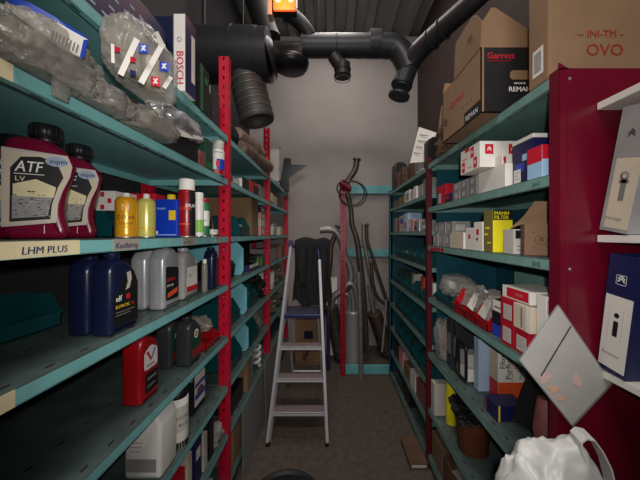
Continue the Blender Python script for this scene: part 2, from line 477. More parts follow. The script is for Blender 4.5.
# ------------------------------------------------------------------ generic containers
def fr(face, sx, sy, sz):
    """origin, u, v, width, height of a face of a box centred in x,y with base z=0"""
    return {'C': (Vector((-sx/2,-sy/2,0)), Vector((1,0,0)), Vector((0,0,1)), sx, sz),
            'L': (Vector((sx/2,-sy/2,0)), Vector((0,1,0)), Vector((0,0,1)), sy, sz),     # faces +X (bottle-rack aisle side)
            'R': (Vector((-sx/2,sy/2,0)), Vector((0,-1,0)), Vector((0,0,1)), sy, sz),    # faces -X
            'T': (Vector((-sx/2,-sy/2,sz)), Vector((1,0,0)), Vector((0,1,0)), sx, sy)}[face]
def prints_on(mb, prints, sx, sy, sz):
    for p in prints:
        k, face = p[0], p[1]
        o, u, v, w, h = fr(face, sx, sy, sz); n = u.cross(v)
        if k == 'r':
            _, _, u0, v0, u1, v1, m = p[:7]
            off = p[7] if len(p) > 7 else .0006
            P = [o+u*w*a+v*h*c+n*off for a, c in ((u0,v0),(u1,v0),(u1,v1),(u0,v1))]
            mb.quad(P, m)
        elif k == 't':
            _, _, u0, v0, size, s, m = p[:7]
            mb.text(s, size, o+u*w*u0+v*h*v0+n*.0012, u, v, m, maxw=p[7]*w if len(p) > 7 else None)
        elif k == 'c':
            _, _, u0, v0, size, m = p[:6]
            chevrons(mb, o+u*w*u0+v*h*v0+n*.0012, u, v, size, m)
        elif k == 'w':      # vertical text, reading upwards
            _, _, u0, v0, size, s, m = p[:7]
            mb.text(s, size, o+u*w*u0+v*h*v0+n*.0012, v, -u, m, maxw=p[7]*h if len(p) > 7 else None)
        elif k == 'v':      # vertical text, reading downwards
            _, _, u0, v0, size, s, m = p[:7]
            mb.text(s, size, o+u*w*u0+v*h*v0+n*.0012, -v, u, m, maxw=p[7]*h if len(p) > 7 else None)
def carton(name, label, cat, x, y, z, sx, sy, sz, m, prints=(), stickers=(), rz=0, group=None, bev=.0015, lid=None, tilt=None):
    if not stickers and not lid:
        b = MB().box((0,0,sz/2), (sx,sy,sz), m, bev); prints_on(b, prints, sx, sy, sz)
        o = b.build(name, loc=(x,y,z), rot=tilt or (0,0,rz)); return tag(o, label, cat, group)
    t = thing(name, label, cat, (x,y,z), rz, group, tilt)
    b = MB().box((0,0,sz/2), (sx,sy,sz), m, bev); prints_on(b, prints, sx, sy, sz); part(b, 'carton', t)
    for st in stickers:
        face, u0, v0, u1, v1, mm = st[:6]; extra = st[6] if len(st) > 6 else ()
        o, u, v, w, h = fr(face, sx, sy, sz); n = u.cross(v)
        bb = MB(); P = [o+u*w*a+v*h*c for a, c in ((u0,v0),(u1,v0),(u1,v1),(u0,v1))]
        vs = [bb.bm.verts.new(p+n*e) for e in (.0002,.0012) for p in P]
        i = bb.mi(mm)
        for f in ((0,1,2,3),(4,5,6,7),(0,1,5,4),(1,2,6,5),(2,3,7,6),(3,0,4,7)): bb.bm.faces.new([vs[q] for q in f]).material_index = i
        for e in extra:
            if e[0] == 't': bb.text(e[3], e[2], o+u*w*e[1][0]+v*h*e[1][1]+n*.0018, u, v, e[4])
            if e[0] == 'bars':
                for q in range(9):
                    a = u0+(u1-u0)*(.15+.08*q); bb.quad([o+u*w*aa+v*h*cc+n*.0018 for aa, cc in ((a,e[1]),(a+(u1-u0)*.035,e[1]),(a+(u1-u0)*.035,e[2]),(a,e[2]))], ink)
            if e[0] == 'lines':
                for q in range(e[1]):
                    cc = v1-(v1-v0)*(q+1)/(e[1]+1.2); a0, a1 = u0+(u1-u0)*.12, u0+(u1-u0)*(.85-.2*(q % 2))
                    bb.quad([o+u*w*aa+v*h*ccc+n*.0018 for aa, ccc in ((a0,cc),(a1,cc),(a1,cc+.012),(a0,cc+.012))], greyink)
        part(bb, 'label', t)
    if lid:
        part(MB().box((0,0,sz+lid[0]/2), (sx+.003,sy+.003,lid[0]), lid[1], .0015), 'lid', t)
    return t

def rounded(pts, r=.012, n=4):
    """round the corners of a polygon"""
    out = []; N = len(pts)
    for i in range(N):
        p = Vector(pts[i]); a = Vector(pts[i-1])-p; b = Vector(pts[(i+1) % N])-p
        rr = min(r, a.length*.45, b.length*.45)
        p0 = p+a.normalized()*rr; p2 = p+b.normalized()*rr
        for k in range(n+1):
            t = k/n; out.append(tuple(p0*(1-t)**2+p*2*t*(1-t)+p2*t*t))
    return out

def oil_bottle(label, x0, y0, z, w, d, h, m, capm, lab=None, name='oil_bottle', group=None, shape=0, seam=True, side='L'):
    """flat-sided oil bottle: broad face to the aisle (+X), narrow face to the camera; x0 aisle face, y0 near edge"""
    t = thing(name, label, 'bottle', (x0-w/2, y0+d/2, z), 0, group)
    hs = h*.93
    o1 = {0: [(-d/2,0),(d/2,0),(d/2,hs*.78),(d*.32,hs*.90),(-d*.02,hs*.985),(-d*.30,hs),(-d*.44,hs*.93),(-d/2,hs*.82)],
          1: [(-d/2,0),(d/2,0),(d/2,hs*.62),(d*.36,hs*.84),(d*.1,hs*.97),(-d*.25,hs),(-d*.40,hs*.95),(-d*.5,hs*.86)],
          2: [(-d/2,0),(d/2,0),(d/2,hs*.84),(d*.30,hs*.96),(d*.2,hs),(-d*.2,hs),(-d*.30,hs*.96),(-d/2,hs*.84)]}[shape]
    b = MB().prism(rounded(o1, .012), 'x', -w/2, w/2, m, min(.016, w*.28), seg=4, smooth=True)
    if seam:
        b.b2((-.0015,-d/2-.0012,.012), (.0015,-d/2+.003,hs*.8), m, .0005)
    part(b, 'body', t)
    cy = {0: -d*.22, 1: -d*.12, 2: 0}[shape]
    b = MB().lathe([(.017,hs-.006),(.017,hs+.004),(.0185,hs+.005),(.0185,h-.002),(.016,h)], capm, (0,cy,0), 18)
    for k in range(14):
        a = 2*PI*k/14; b.box((.0188*math.cos(a),cy+.0188*math.sin(a),(hs+h)/2), (.0022,.0022,(h-hs)*.7), capm)
    part(b, 'cap', t)
    if lab: lab(t, w, d, h)
    return t
def label_poly(t, w, pts, m, name='label', extra=None, lab=None, off=.0006):
    b = MB().prism(pts, 'x', w/2+.0001, w/2+off, m)
    if extra: extra(b, w/2+off+.0006)
    o = part(b, name, t)
    if lab: o['label'] = lab
    return o

# ------------------------------------------------------------------ bottle rack, near bay
Z0, Z1, Z2, Z3, Z4, Z5, Z6, Z7 = LZ
S = .0008
# big maroon fluid bottles on the third shelf (front faces the camera)
def atf(label, xr, y, k=1.0, rz=.5):
    t = thing('fluid_bottle', label, 'bottle', (xr, y, Z2+S), rz)
    kx = .74*k
    prof = [(-.185,0),(-.030,0),(-.020,.02),(-.036,.065),(-.026,.115),(-.006,.160),(0,.185),(-.006,.20),(-.045,.228),(-.085,.244),(-.150,.244),(-.178,.236),(-.188,.20)]
    prof = [(a*kx, c*k) for a, c in prof]
    dp = .095*k
    b = MB().prism(rounded(prof, .02), 'y', 0, dp, maro_pl, .018, seg=4, smooth=True)
    for v in b.bm.verts:
        f = 1-.42*max(0, v.co.y/dp); v.co.x = -.094*kx+(v.co.x+.094*kx)*f
    b.b2((-.085*kx,-.001,.012), (-.080*kx,.004,.034*k), maro_pl, .001)
    part(b, 'body', t)
    b = MB(); cx = -.095*kx; cy = .045*k
    b.lathe([(.027,.238*k),(.027,.250*k),(.030,.251*k),(.030,.281*k),(.027,.284*k)], blackp, (cx,cy,0), 20)
    for q in range(20):
        a = 2*PI*q/20; b.box((cx+.0305*math.cos(a),cy+.0305*math.sin(a),.266*k), (.003,.003,.024), blackp)
    part(b, 'cap', t)
    b = MB()
    def pl(pts, y0, m): b.prism([(a*kx,c*k) for a, c in pts], 'y', y0-.0006, y0, m)
    def outl(sh):
        base = [(-.178,.028),(-.052,.040),(-.050,.06),(-.048,.085),(-.036,.118),(-.018,.152),(-.012,.178),(-.024,.204),(-.178,.212)]
        return [(a-(sh if a > -.1 else -sh), c+(sh if c < .1 else -sh)) for a, c in base]
    pl(outl(0), -.0004, offw); pl(outl(.006), -.0010, beige)
    pl([(-.160,.040),(-.066,.048),(-.062,.085),(-.048,.125),(-.034,.150),(-.05,.185),(-.09,.196),(-.135,.192),(-.158,.165)], -.0016, blackc)
    pl([(-.152,.10),(-.058,.10),(-.052,.125),(-.10,.142),(-.152,.128)], -.0022, tape)
    pl([(-.154,.048),(-.072,.055),(-.066,.085),(-.060,.1),(-.154,.1)], -.0022, greyc)
    for q in range(70):      # printed gear drawing
        a, c = -.150+.085*random.random(), .052+.064*random.random()
        b.box((a*kx,-.0032,c*k), (.002+.005*random.random(),.0006,.0014), random.choice((ink,ink,greyink,offw)))
    b.text('ATF', .036*k, (-.148*kx,-.0034,.158*k), (1,0,0), (0,0,1), txtw, maxw=.066*kx, shear=.2)
    b.b2((-.150*kx,-.003,.152*k), (-.080*kx,-.0022,.1535*k), txtw)
    b.text('LV', .016*k, (-.148*kx,-.0034,.136*k), (1,0,0), (0,0,1), tape)
    pl([(-.050+.028*math.cos(q*PI/10), .187+.012*math.sin(q*PI/10)) for q in range(20)], -.0028, C('grey_blue_print',(150,164,184),var=0))
    b.text('mpm', .016*k, (-.068*kx,-.0040,.182*k), (1,0,0), (0,0,1), inkb)
    part(b, 'label', t, 'silver and black label with white letters')
atf('large maroon fluid bottle with a silver label, nearest the front on the third shelf', -.632, .70)
atf('maroon fluid bottle standing half hidden behind the nearest maroon bottle', -.690, .85, 1.0, .42)
atf('maroon fluid bottle at the very edge of the picture, only its black cap showing', -.795, .775)

def can(name, label, x, y, z, r, h, m, capm, cap_h=.02, cap_r=.6, prints=None, shoulder=True, group=None, neck=None):
    t = thing(name, label, 'can', (x,y,z), group=group)
    hb = h-cap_h
    pr = [(r*.97,0),(r,.003),(r,hb-.016),(r*.96,hb-.010),(r*.72,hb)] if shoulder else [(r*.98,0),(r,.003),(r,hb-.002),(r*.98,hb)]
    part(MB().lathe(pr, m, n=28), 'body', t)
    b = MB().lathe([(r*cap_r,hb-.003),(r*cap_r,h-.003),(r*cap_r*.85,h)], capm, n=20); part(b, 'cap', t)
    part(MB().lathe([(r*1.02,0),(r*1.02,.004)], steel, n=28), 'rim', t)
    if prints: prints(t, r, hb)
    return t
def wrap(t, r, z0, z1, m, a0=None, a1=None, txt=None, name='label', lab=None):
    """printed sleeve on a can, optionally a sector, with text facing the camera"""
    b = MB(); n = 24; ph = math.atan2(-t.location.x, t.location.y)
    a0 = (-PI if a0 is None else a0)+ph; a1 = (PI if a1 is None else a1)+ph
    i = b.mi(m); vs = []
    for k in range(n+1):
        a = a0+(a1-a0)*k/n-PI/2
        vs.append([b.bm.verts.new((r*1.006*math.cos(a), r*1.006*math.sin(a), z)) for z in (z0,z1)])
    for p, q in zip(vs, vs[1:]):
        f = b.bm.faces.new((p[0], q[0], q[1], p[1])); f.material_index = i; f.smooth = True
    for tx in (txt or ()):
        s, size, z, mm = tx[:4]
        bm = text_bm(s, 'CENTER', 0)
        for v in bm.verts:
            a = v.co.x*size/r-PI/2+ph+(tx[4] if len(tx) > 4 else 0)
            v.co = Vector((r*1.016*math.cos(a), r*1.016*math.sin(a), z+v.co.y*size))
        b.merge(bm, mm)
    part(b, name, t, lab)
can('spray_can', 'amber yellow spray can with black lettering beside the pale yellow one', -.698, .96, Z2+S, .0325, .152, yel_can, whitepl, .014, .35,
    lambda t, r, h: wrap(t, r, .012, .03, yel_can, txt=[('N', .030, .092, txtw, -.1), ('N', .027, .093, yel_can, -.1), ('STAR', .017, .062, ink, .15), ('Z', .022, .060, ink, -.75), ('LEVANT', .011, .044, ink)]))
can('spray_can', 'pale yellow-green spray can with a white nozzle', -.662, 1.01, Z2+S, .029, .156, yg_can, whitepl, .018, .35,
    lambda t, r, h: wrap(t, r, .03, .034, yel_can))
t = thing('tin_can', 'square blue tin with a yellow cap on the third shelf', 'can', (-.645,1.13,Z2+S))
b = MB().box((0,0,.075), (.088,.055,.15), blue_can, .006)
prints_on(b, [('r','C',.62,.45,.92,.7,yel_cap), ('t','C',.08,.72,.012,'WASH',lblue), ('r','C',.05,.05,.95,.07,lblue), ('r','C',.05,.08,.14,.16,white)], .088, .055, .15)
part(b, 'body', t); part(MB().lathe([(.016,.149),(.016,.168),(.013,.171)], yel_cap, (.005,0,0), 16), 'cap', t)
can('spray_can', 'tall red and black spray can with a white cap', -.588, 1.15, Z2+S, .0325, .236, redpl, whitepl, .042, .93,
    lambda t, r, h: (wrap(t, r, .004, h-.006, blackc, .25, 1.25, [('BRAKE', .02, .12, txtw, .75)], lab='black stripe'), wrap(t, r, .05, .055, orange, -1.2, .5, [('SUPER', .017, .11, orange, -.2)])))
can('spray_can', 'slim white can with a green band, first behind the tall red can', -.583, 1.245, Z2+S, .021, .196, whitepl, whitepl, .03, .9,
    lambda t, r, h: wrap(t, r, .02, .075, gprint))
can('spray_can', 'slim green and white can with a red cap, second behind the tall red can', -.588, 1.315, Z2+S, .021, .178, green, redpl, .016, .95,
    lambda t, r, h: wrap(t, r, .05, .12, whitepl, txt=[('BIO', .014, .07, green)]))
can('dropper_bottle', 'small black dropper bottle with a white label near the red post', -.60, 1.43, Z2+S, .027, .085, blackp, blackp, .03, .5,
    lambda t, r, h: wrap(t, r, .01, h-.02, white, txt=[('A', .022, .02, bluem, .35)]))
for i, (xx, yy, hh, mm, lab) in enumerate(((-.70,1.42,.19,card2,'narrow brown bottle at the back near the red post'), (-.67,1.50,.17,cardd,'short dark brown bottle at the back near the red post'), (-.80,1.40,.2,olive,'tall olive bottle at the back of the third shelf'))):
    can('glass_bottle', lab, xx, yy, Z2+S, .026, hh, mm, blackp, .03, .4)
for i, (xx, yy) in enumerate(((-.84,1.20),(-.775,1.21))):
    carton('parts_box', ['red carton at the back of the third shelf behind the pale yellow can', 'red carton standing behind the square blue tin'][i], 'box', xx, yy+.02, Z2+S, .06, .07, .185, redc, [('r','C',.1,.6,.9,.8,crim)])
pat = []
for a in range(6):
    for c in range(3):
        if (a+c) % 2 == 0: pat.append(('r','C',.04+a*.16,.06+c*.32,.13+a*.16,.30+c*.32,redpr))
def open_bin(label, x, y, z, sx, sy, sz, m=None, group=None, side=1, contents=None, rz=0):
    t = thing('parts_bin', label, 'bin', (x,y,z), rz, group); m = m or bin_m
    b = MB(); w = .003
    b.b2((-sx/2,-sy/2,0), (sx/2,sy/2,w), m)
    fx = side*sx/2
    b.prism([(-fx,0),(fx,0),(fx*1.0,sz*.45),(fx*.6,sz),(-fx,sz)], 'y', -sy/2, -sy/2+w, m)
    b.prism([(-fx,0),(fx,0),(fx*1.0,sz*.45),(fx*.6,sz),(-fx,sz)], 'y', sy/2-w, sy/2, m)
    b.b2((-fx,-sy/2,0), (-fx+side*w,sy/2,sz), m)
    b.b2((fx-side*w,-sy/2,0), (fx,sy/2,sz*.45), m)
    b.b2((fx-side*.002,-sy/2,sz*.45-.006), (fx+side*.006,sy/2,sz*.45), m)
    part(b, 'bin_body', t)
    if contents:
        b = MB()
        for k in range(contents[0]):
            s = [random.uniform(.35,.6)*q for q in (sx*.5, sy*.5, sz*.8)]
            b.box((random.uniform(-.25,.25)*sx, random.uniform(-.25,.25)*sy, sz*.35+random.uniform(0,.3)*sz), s, random.choice(contents[1]), .002, M=None)
        part(b, 'contents', t)
    return t
open_bin('dark teal parts bin under the red-and-white patterned carton', -.90, 1.12, Z2+S, .18, .15, .10, side=1)
carton('parts_box', 'white carton with a red emblem pattern on top of the dark teal bin', 'box', -.90, 1.12, Z2+.1015, .17, .12, .075, white, pat)

# fourth shelf: oil bottles
def elf_lab(t, w, d, h):
    def ex(b, x):
        b.text('elf', .024, (x,-d*.36,h*.40), (0,1,0), (0,0,1), txtw)
        b.lathe([(.0085,0),(.0085,.0005)], redpr, n=14, M=Matrix.Translation((x,d*.07,h*.435)) @ Matrix.Rotation(PI/2,4,'Y'))
        b.text('ELFMATIC', .0125, (x,-d*.36,h*.315), (0,1,0), (0,0,1), yel_cap, maxw=d*.52)
        b.text('III', .0125, (x,d*.2,h*.315), (0,1,0), (0,0,1), redpr)
        for k in range(2): b.b2((x,-d*.36,h*(.26-.035*k)), (x+.0004,d*(.3-.15*k),h*(.27-.035*k)), greyink)
        b.prism([(-d*.02,h*.52),(d*.12,h*.54),(d*.20,h*.66),(d*.16,h*.75),(d*.02,h*.74),(d*.06,h*.62)], 'x', x, x+.0004, offw)
    label_poly(t, w, [(-d*.42,h*.10),(d*.44,h*.10),(d*.44,h*.60),(d*.28,h*.76),(d*.05,h*.76),(-d*.42,h*.44)], blackc, extra=ex, lab='black label with white and yellow lettering')
oil_bottle('navy blue oil bottle with a black label, nearer to the aisle of the pair', -.600, .767, Z3+S, .062, .112, .232, navy, navy, elf_lab, shape=1)
oil_bottle('navy blue oil bottle, the hindmost of the pair, its label hidden', -.668, .772, Z3+S, .062, .112, .230, navy, navy, shape=1)
def sil_lab(mm=blackc, txt='BMAX', rr=True):
    def f(t, w, d, h):
        def ex(b, x):
            b.text(txt, .02, (x,-d*.34,h*.42), (0,1,0), (0,0,1), redpr, maxw=d*.7)
            b.text('ATF-134', .012, (x,-d*.34,h*.34), (0,1,0), (0,0,1), txtw, maxw=d*.6)
            b.prism([(-d*.3,h*.17),(d*.3,h*.22),(d*.3,h*.30),(-d*.3,h*.24)], 'x', x, x+.0004, orange)
        label_poly(t, w, rounded([(-d*.40,h*.13),(d*.40,h*.13),(d*.40,h*.62),(-d*.40,h*.66)], .012), mm, extra=ex, lab='dark label with red lettering')
    return f
def ribs(t, w, d, h):
    b = MB().b2((-w*.1,-d/2-.0025,h*.08), (w*.16,-d/2+.004,h*.78), greyc, .002); part(b, 'level_strip', t, 'grey see-through level strip')
oil_bottle('silver oil bottle with a black and red label, in front of its twin', -.614, 1.036, Z3+S, .063, .11, .245, silver, silver, lambda *a: (sil_lab()(*a), ribs(*a)), shape=2)
oil_bottle('silver oil bottle behind the one with the black and red label', -.684, 1.040, Z3+S, .063, .11, .243, silver, silver, ribs, shape=2)
def third_lab(t, w, d, h):
    label_poly(t, w, [(-d*.36,h*.14),(d*.42,h*.14),(d*.42,h*.62),(-d*.30,h*.62)], white, extra=lambda b, x: (b.b2((x,-d*.36,h*.14), (x+.0004,d*.42,h*.24), redpr), b.text('ISO', .018, (x,-d*.2,h*.42), (0,1,0), (0,0,1), greyink)), lab='white label with a red foot')
oil_bottle('grey oil bottle with a white and red label, next after the silver pair', -.622, 1.195, Z3+S, .06, .125, .222, greyc, silver, third_lab, shape=1)
oil_bottle('small dark blue bottle next to the red post on the fourth shelf', -.595, 1.43, Z3+S, .056, .07, .215, navy, navy, shape=2)
for i, yy in enumerate((1.36,1.385)):
    can('clear_tube', ['clear sachet tube between the grey bottle and the dark blue bottle', 'clear sachet tube touching the dark blue bottle'][i], -.66+.04*i, yy, Z3+S, .014, .16, cloudy, whitepl, .02, .7)
open_bin('long dark teal bin at the back of the fourth shelf, behind the navy bottles', -.92, .68, Z3+S, .15, .40, .10)
tag(MB().prism([(-.06,0),(.05,.005),(.05,.028)], 'y', 0, .002, white).build('paper_slip', loc=(-.93,.60,Z3+.101)), 'white paper slip sticking out of the dark teal bin', 'paper')

# fifth shelf
def val_lab(t, w, d, h):
    def ex(b, x):
        b.prism([(-d*.26,h*.70),(-d*.14,h*.70),(-d*.02,h*.60),(d*.02,h*.63),(-d*.02,h*.55)], 'x', x, x+.0004, redpr)
        b.prism([(d*.02,h*.60),(d*.16,h*.71),(d*.24,h*.71),(d*.0,h*.55)], 'x', x, x+.0005, bluem)
        b.text('Valvoline', .013, (x,-d*.26,h*.485), (0,1,0), (0,0,1), inkb, maxw=d*.54)
    label_poly(t, w, rounded([(-d*.34,h*.45),(d*.34,h*.45),(d*.34,h*.70),(0,h*.78),(-d*.34,h*.70)], .012), white, extra=ex, lab='white label with a blue and red letter V')
    label_poly(t, w, rounded([(-d*.30,h*.12),(d*.36,h*.12),(d*.36,h*.40),(-d*.30,h*.40)], .012), blackc, name='label', extra=lambda b, x: (b.b2((x,-d*.2,h*.2),(x+.0004,d*.2,h*.22),greyink), b.b2((x,-d*.2,h*.3),(x+.0004,d*.26,h*.33),greyink)), lab='black lower label')
oil_bottle('red oil bottle with a white badge label on the fifth shelf', -.628, .93, Z4+S, .07, .105, .245, redpl, redpl, val_lab, shape=0)
def tot_lab(t, w, d, h):
    def ex(b, x):
        b.lathe([(.020,0),(.020,.0005)], white, n=18, M=Matrix.Translation((x,0,h*.62)) @ Matrix.Rotation(PI/2,4,'Y'))
        b.lathe([(.006,0),(.012,.0),(.012,.0005),(.006,.0005)], redpr, n=18, M=Matrix.Translation((x+.0005,-.003,h*.62)) @ Matrix.Rotation(PI/2,4,'Y'), close=False)
        b.lathe([(.005,0),(.005,.0005)], bluem, n=12, M=Matrix.Translation((x+.0008,.006,h*.61)) @ Matrix.Rotation(PI/2,4,'Y'))
        b.b2((x,-d*.3,h*.14), (x+.0004,d*.34,h*.32), redpl)
    label_poly(t, w, [(-d*.36,h*.12),(d*.40,h*.12),(d*.40,h*.74),(-d*.36,h*.74)], dgreen, extra=ex, lab='green label with a round white badge')
oil_bottle('dark grey oil bottle with a green label, nearer to the aisle', -.604, 1.208, Z4+S, .068, .11, .21, charc, charc, tot_lab, shape=1)
oil_bottle('dark grey oil bottle behind the one with the green label', -.678, 1.190, Z4+S, .068, .11, .212, charc, charc, tot_lab, shape=1)
open_bin('red parts bin beside the red post on the fifth shelf', -.74, 1.46, Z4+S, .26, .17, .07, redpl)
tag(MB().blob((0,0,0), (.16,.12,.07), clearp, .3, 7, 3, 5, crisp=True).build('plastic_bag', loc=(-.70,1.46,Z4+.075)), 'crumpled clear bag lying in the red bin', 'bag')

# sixth shelf
def blk_lab(t, w, d, h):
    def ex(b, x):
        b.b2((x,-d*.38,h*.30), (x+.0004,d*.38,h*.42), bluem); b.b2((x,-d*.38,h*.58), (x+.0004,d*.38,h*.66), bluem)
        b.blob((x,0,h*.36), (.0012,d*.5,h*.18), pinkw, .1, 4, 2)
    label_poly(t, w, rounded([(-d*.40,h*.16),(d*.40,h*.16),(d*.40,h*.84),(-d*.40,h*.84)], .008), white, extra=ex, lab='white label with a blue band')
oil_bottle('flat black bottle with a big white and blue label on the sixth shelf', -.640, 1.31, Z5+S, .06, .135, .215, blackp, blackp, blk_lab, shape=2)
can('oil_canister', 'round white canister with a black foot and top', -.625, 1.145, Z5+S, .042, .235, whitepl, blackp, .035, .97,
    lambda t, r, h: (wrap(t, r, .0, .03, blackp, name='foot_band'), wrap(t, r, .07, .17, offw, -.2, 1.5, [('HYDRO', .016, .12, ink, .6), ('ROL', .02, .09, ink, .6)])), shoulder=False)
t = thing('jerrycan', 'white plastic jerrycan with a grey lower band on the sixth shelf', 'jerrycan', (-.655,1.03,Z5+S))
b = MB().prism(rounded([(-.065,0),(.065,0),(.065,.19),(.05,.225),(-.02,.245),(-.065,.235)], .015), 'y', -.055, .055, whitepl, .014, seg=3, smooth=True)
prints_on(b, [], .13, .11, .24); part(b, 'body', t)
part(MB().lathe([(.018,.235),(.018,.265),(.016,.268)], whitepl, (-.03,0,0), 16), 'cap', t)
b = MB().b2((-.055,-.0565,.03), (.05,-.055,.075), greyc); b.b2((-.04,-.0565,.10), (-.005,-.055,.103), pinkc); b.b2((-.04,-.0565,.115), (.0,-.055,.118), pinkc); b.b2((-.03,-.0565,.13), (.005,-.055,.133), pinkc)
part(b, 'label', t, 'grey band and faint pink print')

# seventh shelf near the red post: manuals and boxes
for i, (yy, w, d, h, mm, lab) in enumerate(((1.02,.2,.10,.15,dgreen,'dark green carton on the seventh shelf, first in the row'), (1.13,.2,.06,.17,redc,'red carton on the seventh shelf between the green and cream ones'),
        (1.20,.2,.035,.19,beige,'cream booklet on the seventh shelf next to the red carton'), (1.275,.21,.07,.20,navy2,'dark navy carton on the seventh shelf'), (1.35,.2,.04,.17,offw,'off-white booklet on the seventh shelf after the navy carton'), (1.42,.2,.05,.19,blackc,'black carton at the end of the seventh shelf row'))):
    carton('parts_box', lab, 'box', -.60-w/2, yy, Z6+S, w, d, h, mm, [('r','L',.2,.55,.8,.8,white)] if i in (0,3) else ())
tag(MB().blob((0,0,0), (.2,.10,.12), clearp, .3, 7, 3, 9, crisp=True).build('plastic_bag', loc=(-.69,1.51,Z6+S)), 'crumpled clear bag beside the red post, seventh shelf', 'bag')
for i, (yy, mm, lab) in enumerate(((1.25,pinkc,'pink carton on the lowest shelf beside the red post'), (1.38,offw,'off-white carton on the lowest shelf'))):
    carton('parts_box', lab, 'box', -.72, yy, Z7+S, .24, .11, .17, mm)

# second shelf: bagged parts spilling over the edge
def bag(label, loc, size, inner, seed=1, film=None, amp=.28, rz=0, extra=None, sub=4, name='plastic_bag', tilt=None):
    t = thing(name, label, 'bag', loc, rz, rot=tilt)
    part(MB().blob((0,0,0), size, film or clearp, amp*.6, 7, sub, seed, ridge=.09), 'film', t)
    if inner:
        b = MB()
        for k, (o, s, mm) in enumerate(inner): b.blob(o, s, mm, .15, 5, 3, seed+k+1)
        part(b, 'contents', t)
    if extra: extra(t)
    return t
def bag1(t):
    # card header with bar code
    M = Matrix.Translation((.085,-.02,.085)) @ Matrix.Rotation(.5,4,'Z') @ Matrix.Rotation(.42,4,'Y') 
    b = MB().box((0,0,0), (.16,.003,.05), white, .001, M)
    for k in range(9): b.box((.0+.007*k,-.002,.0), (.0035,.001,.024), greyink, 0, M)
    b.box((.0,.0,.030), (.17,.0035,.012), bluem, .001, M); b.box((.083,0,0), (.008,.0036,.055), bluem, .001, M)
    part(b, 'header_card', t, 'white card with a bar code and blue edge')
def film_sheet(name, t, pts, m):
    pass
# bag with bar code card, nearest
t = thing('plastic_bag', 'grey plastic bag with a barcode card, nearest on the second shelf, drooping over its edge', 'bag', (0,0,0))
b = MB().blob((-.60,.575,Z1+S), (.15,.20,.115), cloudy, .16, 7, 5, 3, ridge=.09)
b.blob((-.575,.70,Z1+S), (.10,.16,.06), cloudy, .2, 7, 5, 8, ridge=.1)
b.blob((-.562,.585,Z1-.03), (.014,.035,.075), cloudy, .2, 7, 4, 5)
part(b, 'film', t)
b = MB().blob((-.61,.575,Z1+.02), (.10,.15,.085), film_in, .2, 5, 3, 4); b.blob((-.595,.70,Z1+.005), (.07,.12,.035), film_in, .2, 5, 3, 14)
part(b, 'contents', t)
b = MB()
def sheet(b, pts, m, th=.0015):
    pts = [Vector(p) for p in pts]; n = (pts[1]-pts[0]).cross(pts[2]-pts[0]).normalized()*th
    i = b.mi(m); vs = [b.bm.verts.new(p+n*s) for s in (-.5,.5) for p in pts]; N = len(pts)
    b.bm.faces.new(vs[:N]).material_index = i; b.bm.faces.new(vs[N:][::-1]).material_index = i
    for k in range(N): b.bm.faces.new((vs[k], vs[(k+1) % N], vs[N+(k+1) % N], vs[N+k])).material_index = i
sheet(b, [W(4,4,.53), W(52,20,.545), W(88,40,.575), W(82,58,.575), W(64,50,.567), W(20,18,.53)], white)
sheet(b, [W(4,-4,.533), W(30,3,.548), W(56,18,.560), W(88,38,.582), W(86,44,.582), W(52,22,.556), W(10,5,.535)], bluem, .003)
sheet(b, [W(84,40,.572), W(88,40,.574), W(84,58,.574), W(80,57,.572)], bluem, .003)
for k in range(8):
    px, py = 53+k*3.5, 30+k*2.0; Y = .535+k*.0045
    sheet(b, [W(px,py,Y), W(px+1.6,py+.9,Y+.002), W(px-.6,py+9,Y+.001), W(px-2.2,py+8.2,Y-.001)], greyink, .0008)
part(b, 'header_card', t, 'white barcode card with a blue edge')
bag('crumpled clear bag with a maroon packet standing on the second shelf behind the barcode card', (-.76,.74,Z1+S), (.20,.20,.17), [((-.01,.02,.04),(.12,.13,.10),redpl), ((.02,-.04,.05),(.12,.07,.09),beige)], 21)
# clear bag with printed strips, bulging in front of the top shelf edge
t = thing('plastic_bag', 'clear plastic bag with white strips and small blue squares, hanging before the top shelf edge', 'bag', (0,0,0))
part(MB().blob((-.508,.765,Z1+.078), (.11,.22,.168), clearp, .12, 6, 5, 31, ridge=.06), 'film', t)
b = MB().blob((-.525,.74,Z1+.11), (.06,.15,.12), film_in, .2, 5, 3, 33); b.blob((-.512,.80,Z1+.11), (.06,.09,.08), beige, .2, 5, 3, 35); part(b, 'contents', t)
b = MB()
def Yb(px): return max(.648, .455*280/(330-px))-.014
for (xa, ya, xb, yb, wd) in ((120.5,75,137,39,.011), (141,83,163,43,.012), (164,48,156,32,.011), (164,88,171,77,.010), (113,63,112.5,44,.006)):
    A, Bp = W(xa,ya,Yb(xa)), W(xb,yb,Yb(xb)); d = (Bp-A).normalized(); s = d.cross((A-Vector((0,0,H))).normalized()).normalized()*wd/2
    sheet(b, [A-s, A+s, Bp+s, Bp-s], white)
for px, py, mm, mk in ((143.5,48,bluem,1), (164,66,bluem,1), (117.5,49,redpr,0), (133,72,inkb,0), (155.5,81,redpr,1), (133,59,redpr,0)):
    k = 4.8 if mk else 2.6; Y = Yb(px)-.006
    sheet(b, [W(px-k,py-k,Y), W(px+k,py-k+1.5,Y+.01), W(px+k,py+k+1,Y+.01), W(px-k,py+k,Y)], mm)
    if mk:
        sheet(b, [W(px-2.6,py+2.4,Y-.003), W(px-1,py+2.6,Y-.003), W(px+2.6,py-2.2,Y-.001), W(px+1,py-2.6,Y-.001)], txtw)
        sheet(b, [W(px-2.4,py-2.4,Y-.003), W(px-.8,py-2.4,Y-.003), W(px+2.6,py+2.8,Y-.001), W(px+1,py+2.8,Y-.001)], txtw)
part(b, 'printed_strip', t, 'white strips and blue squares on the bag')
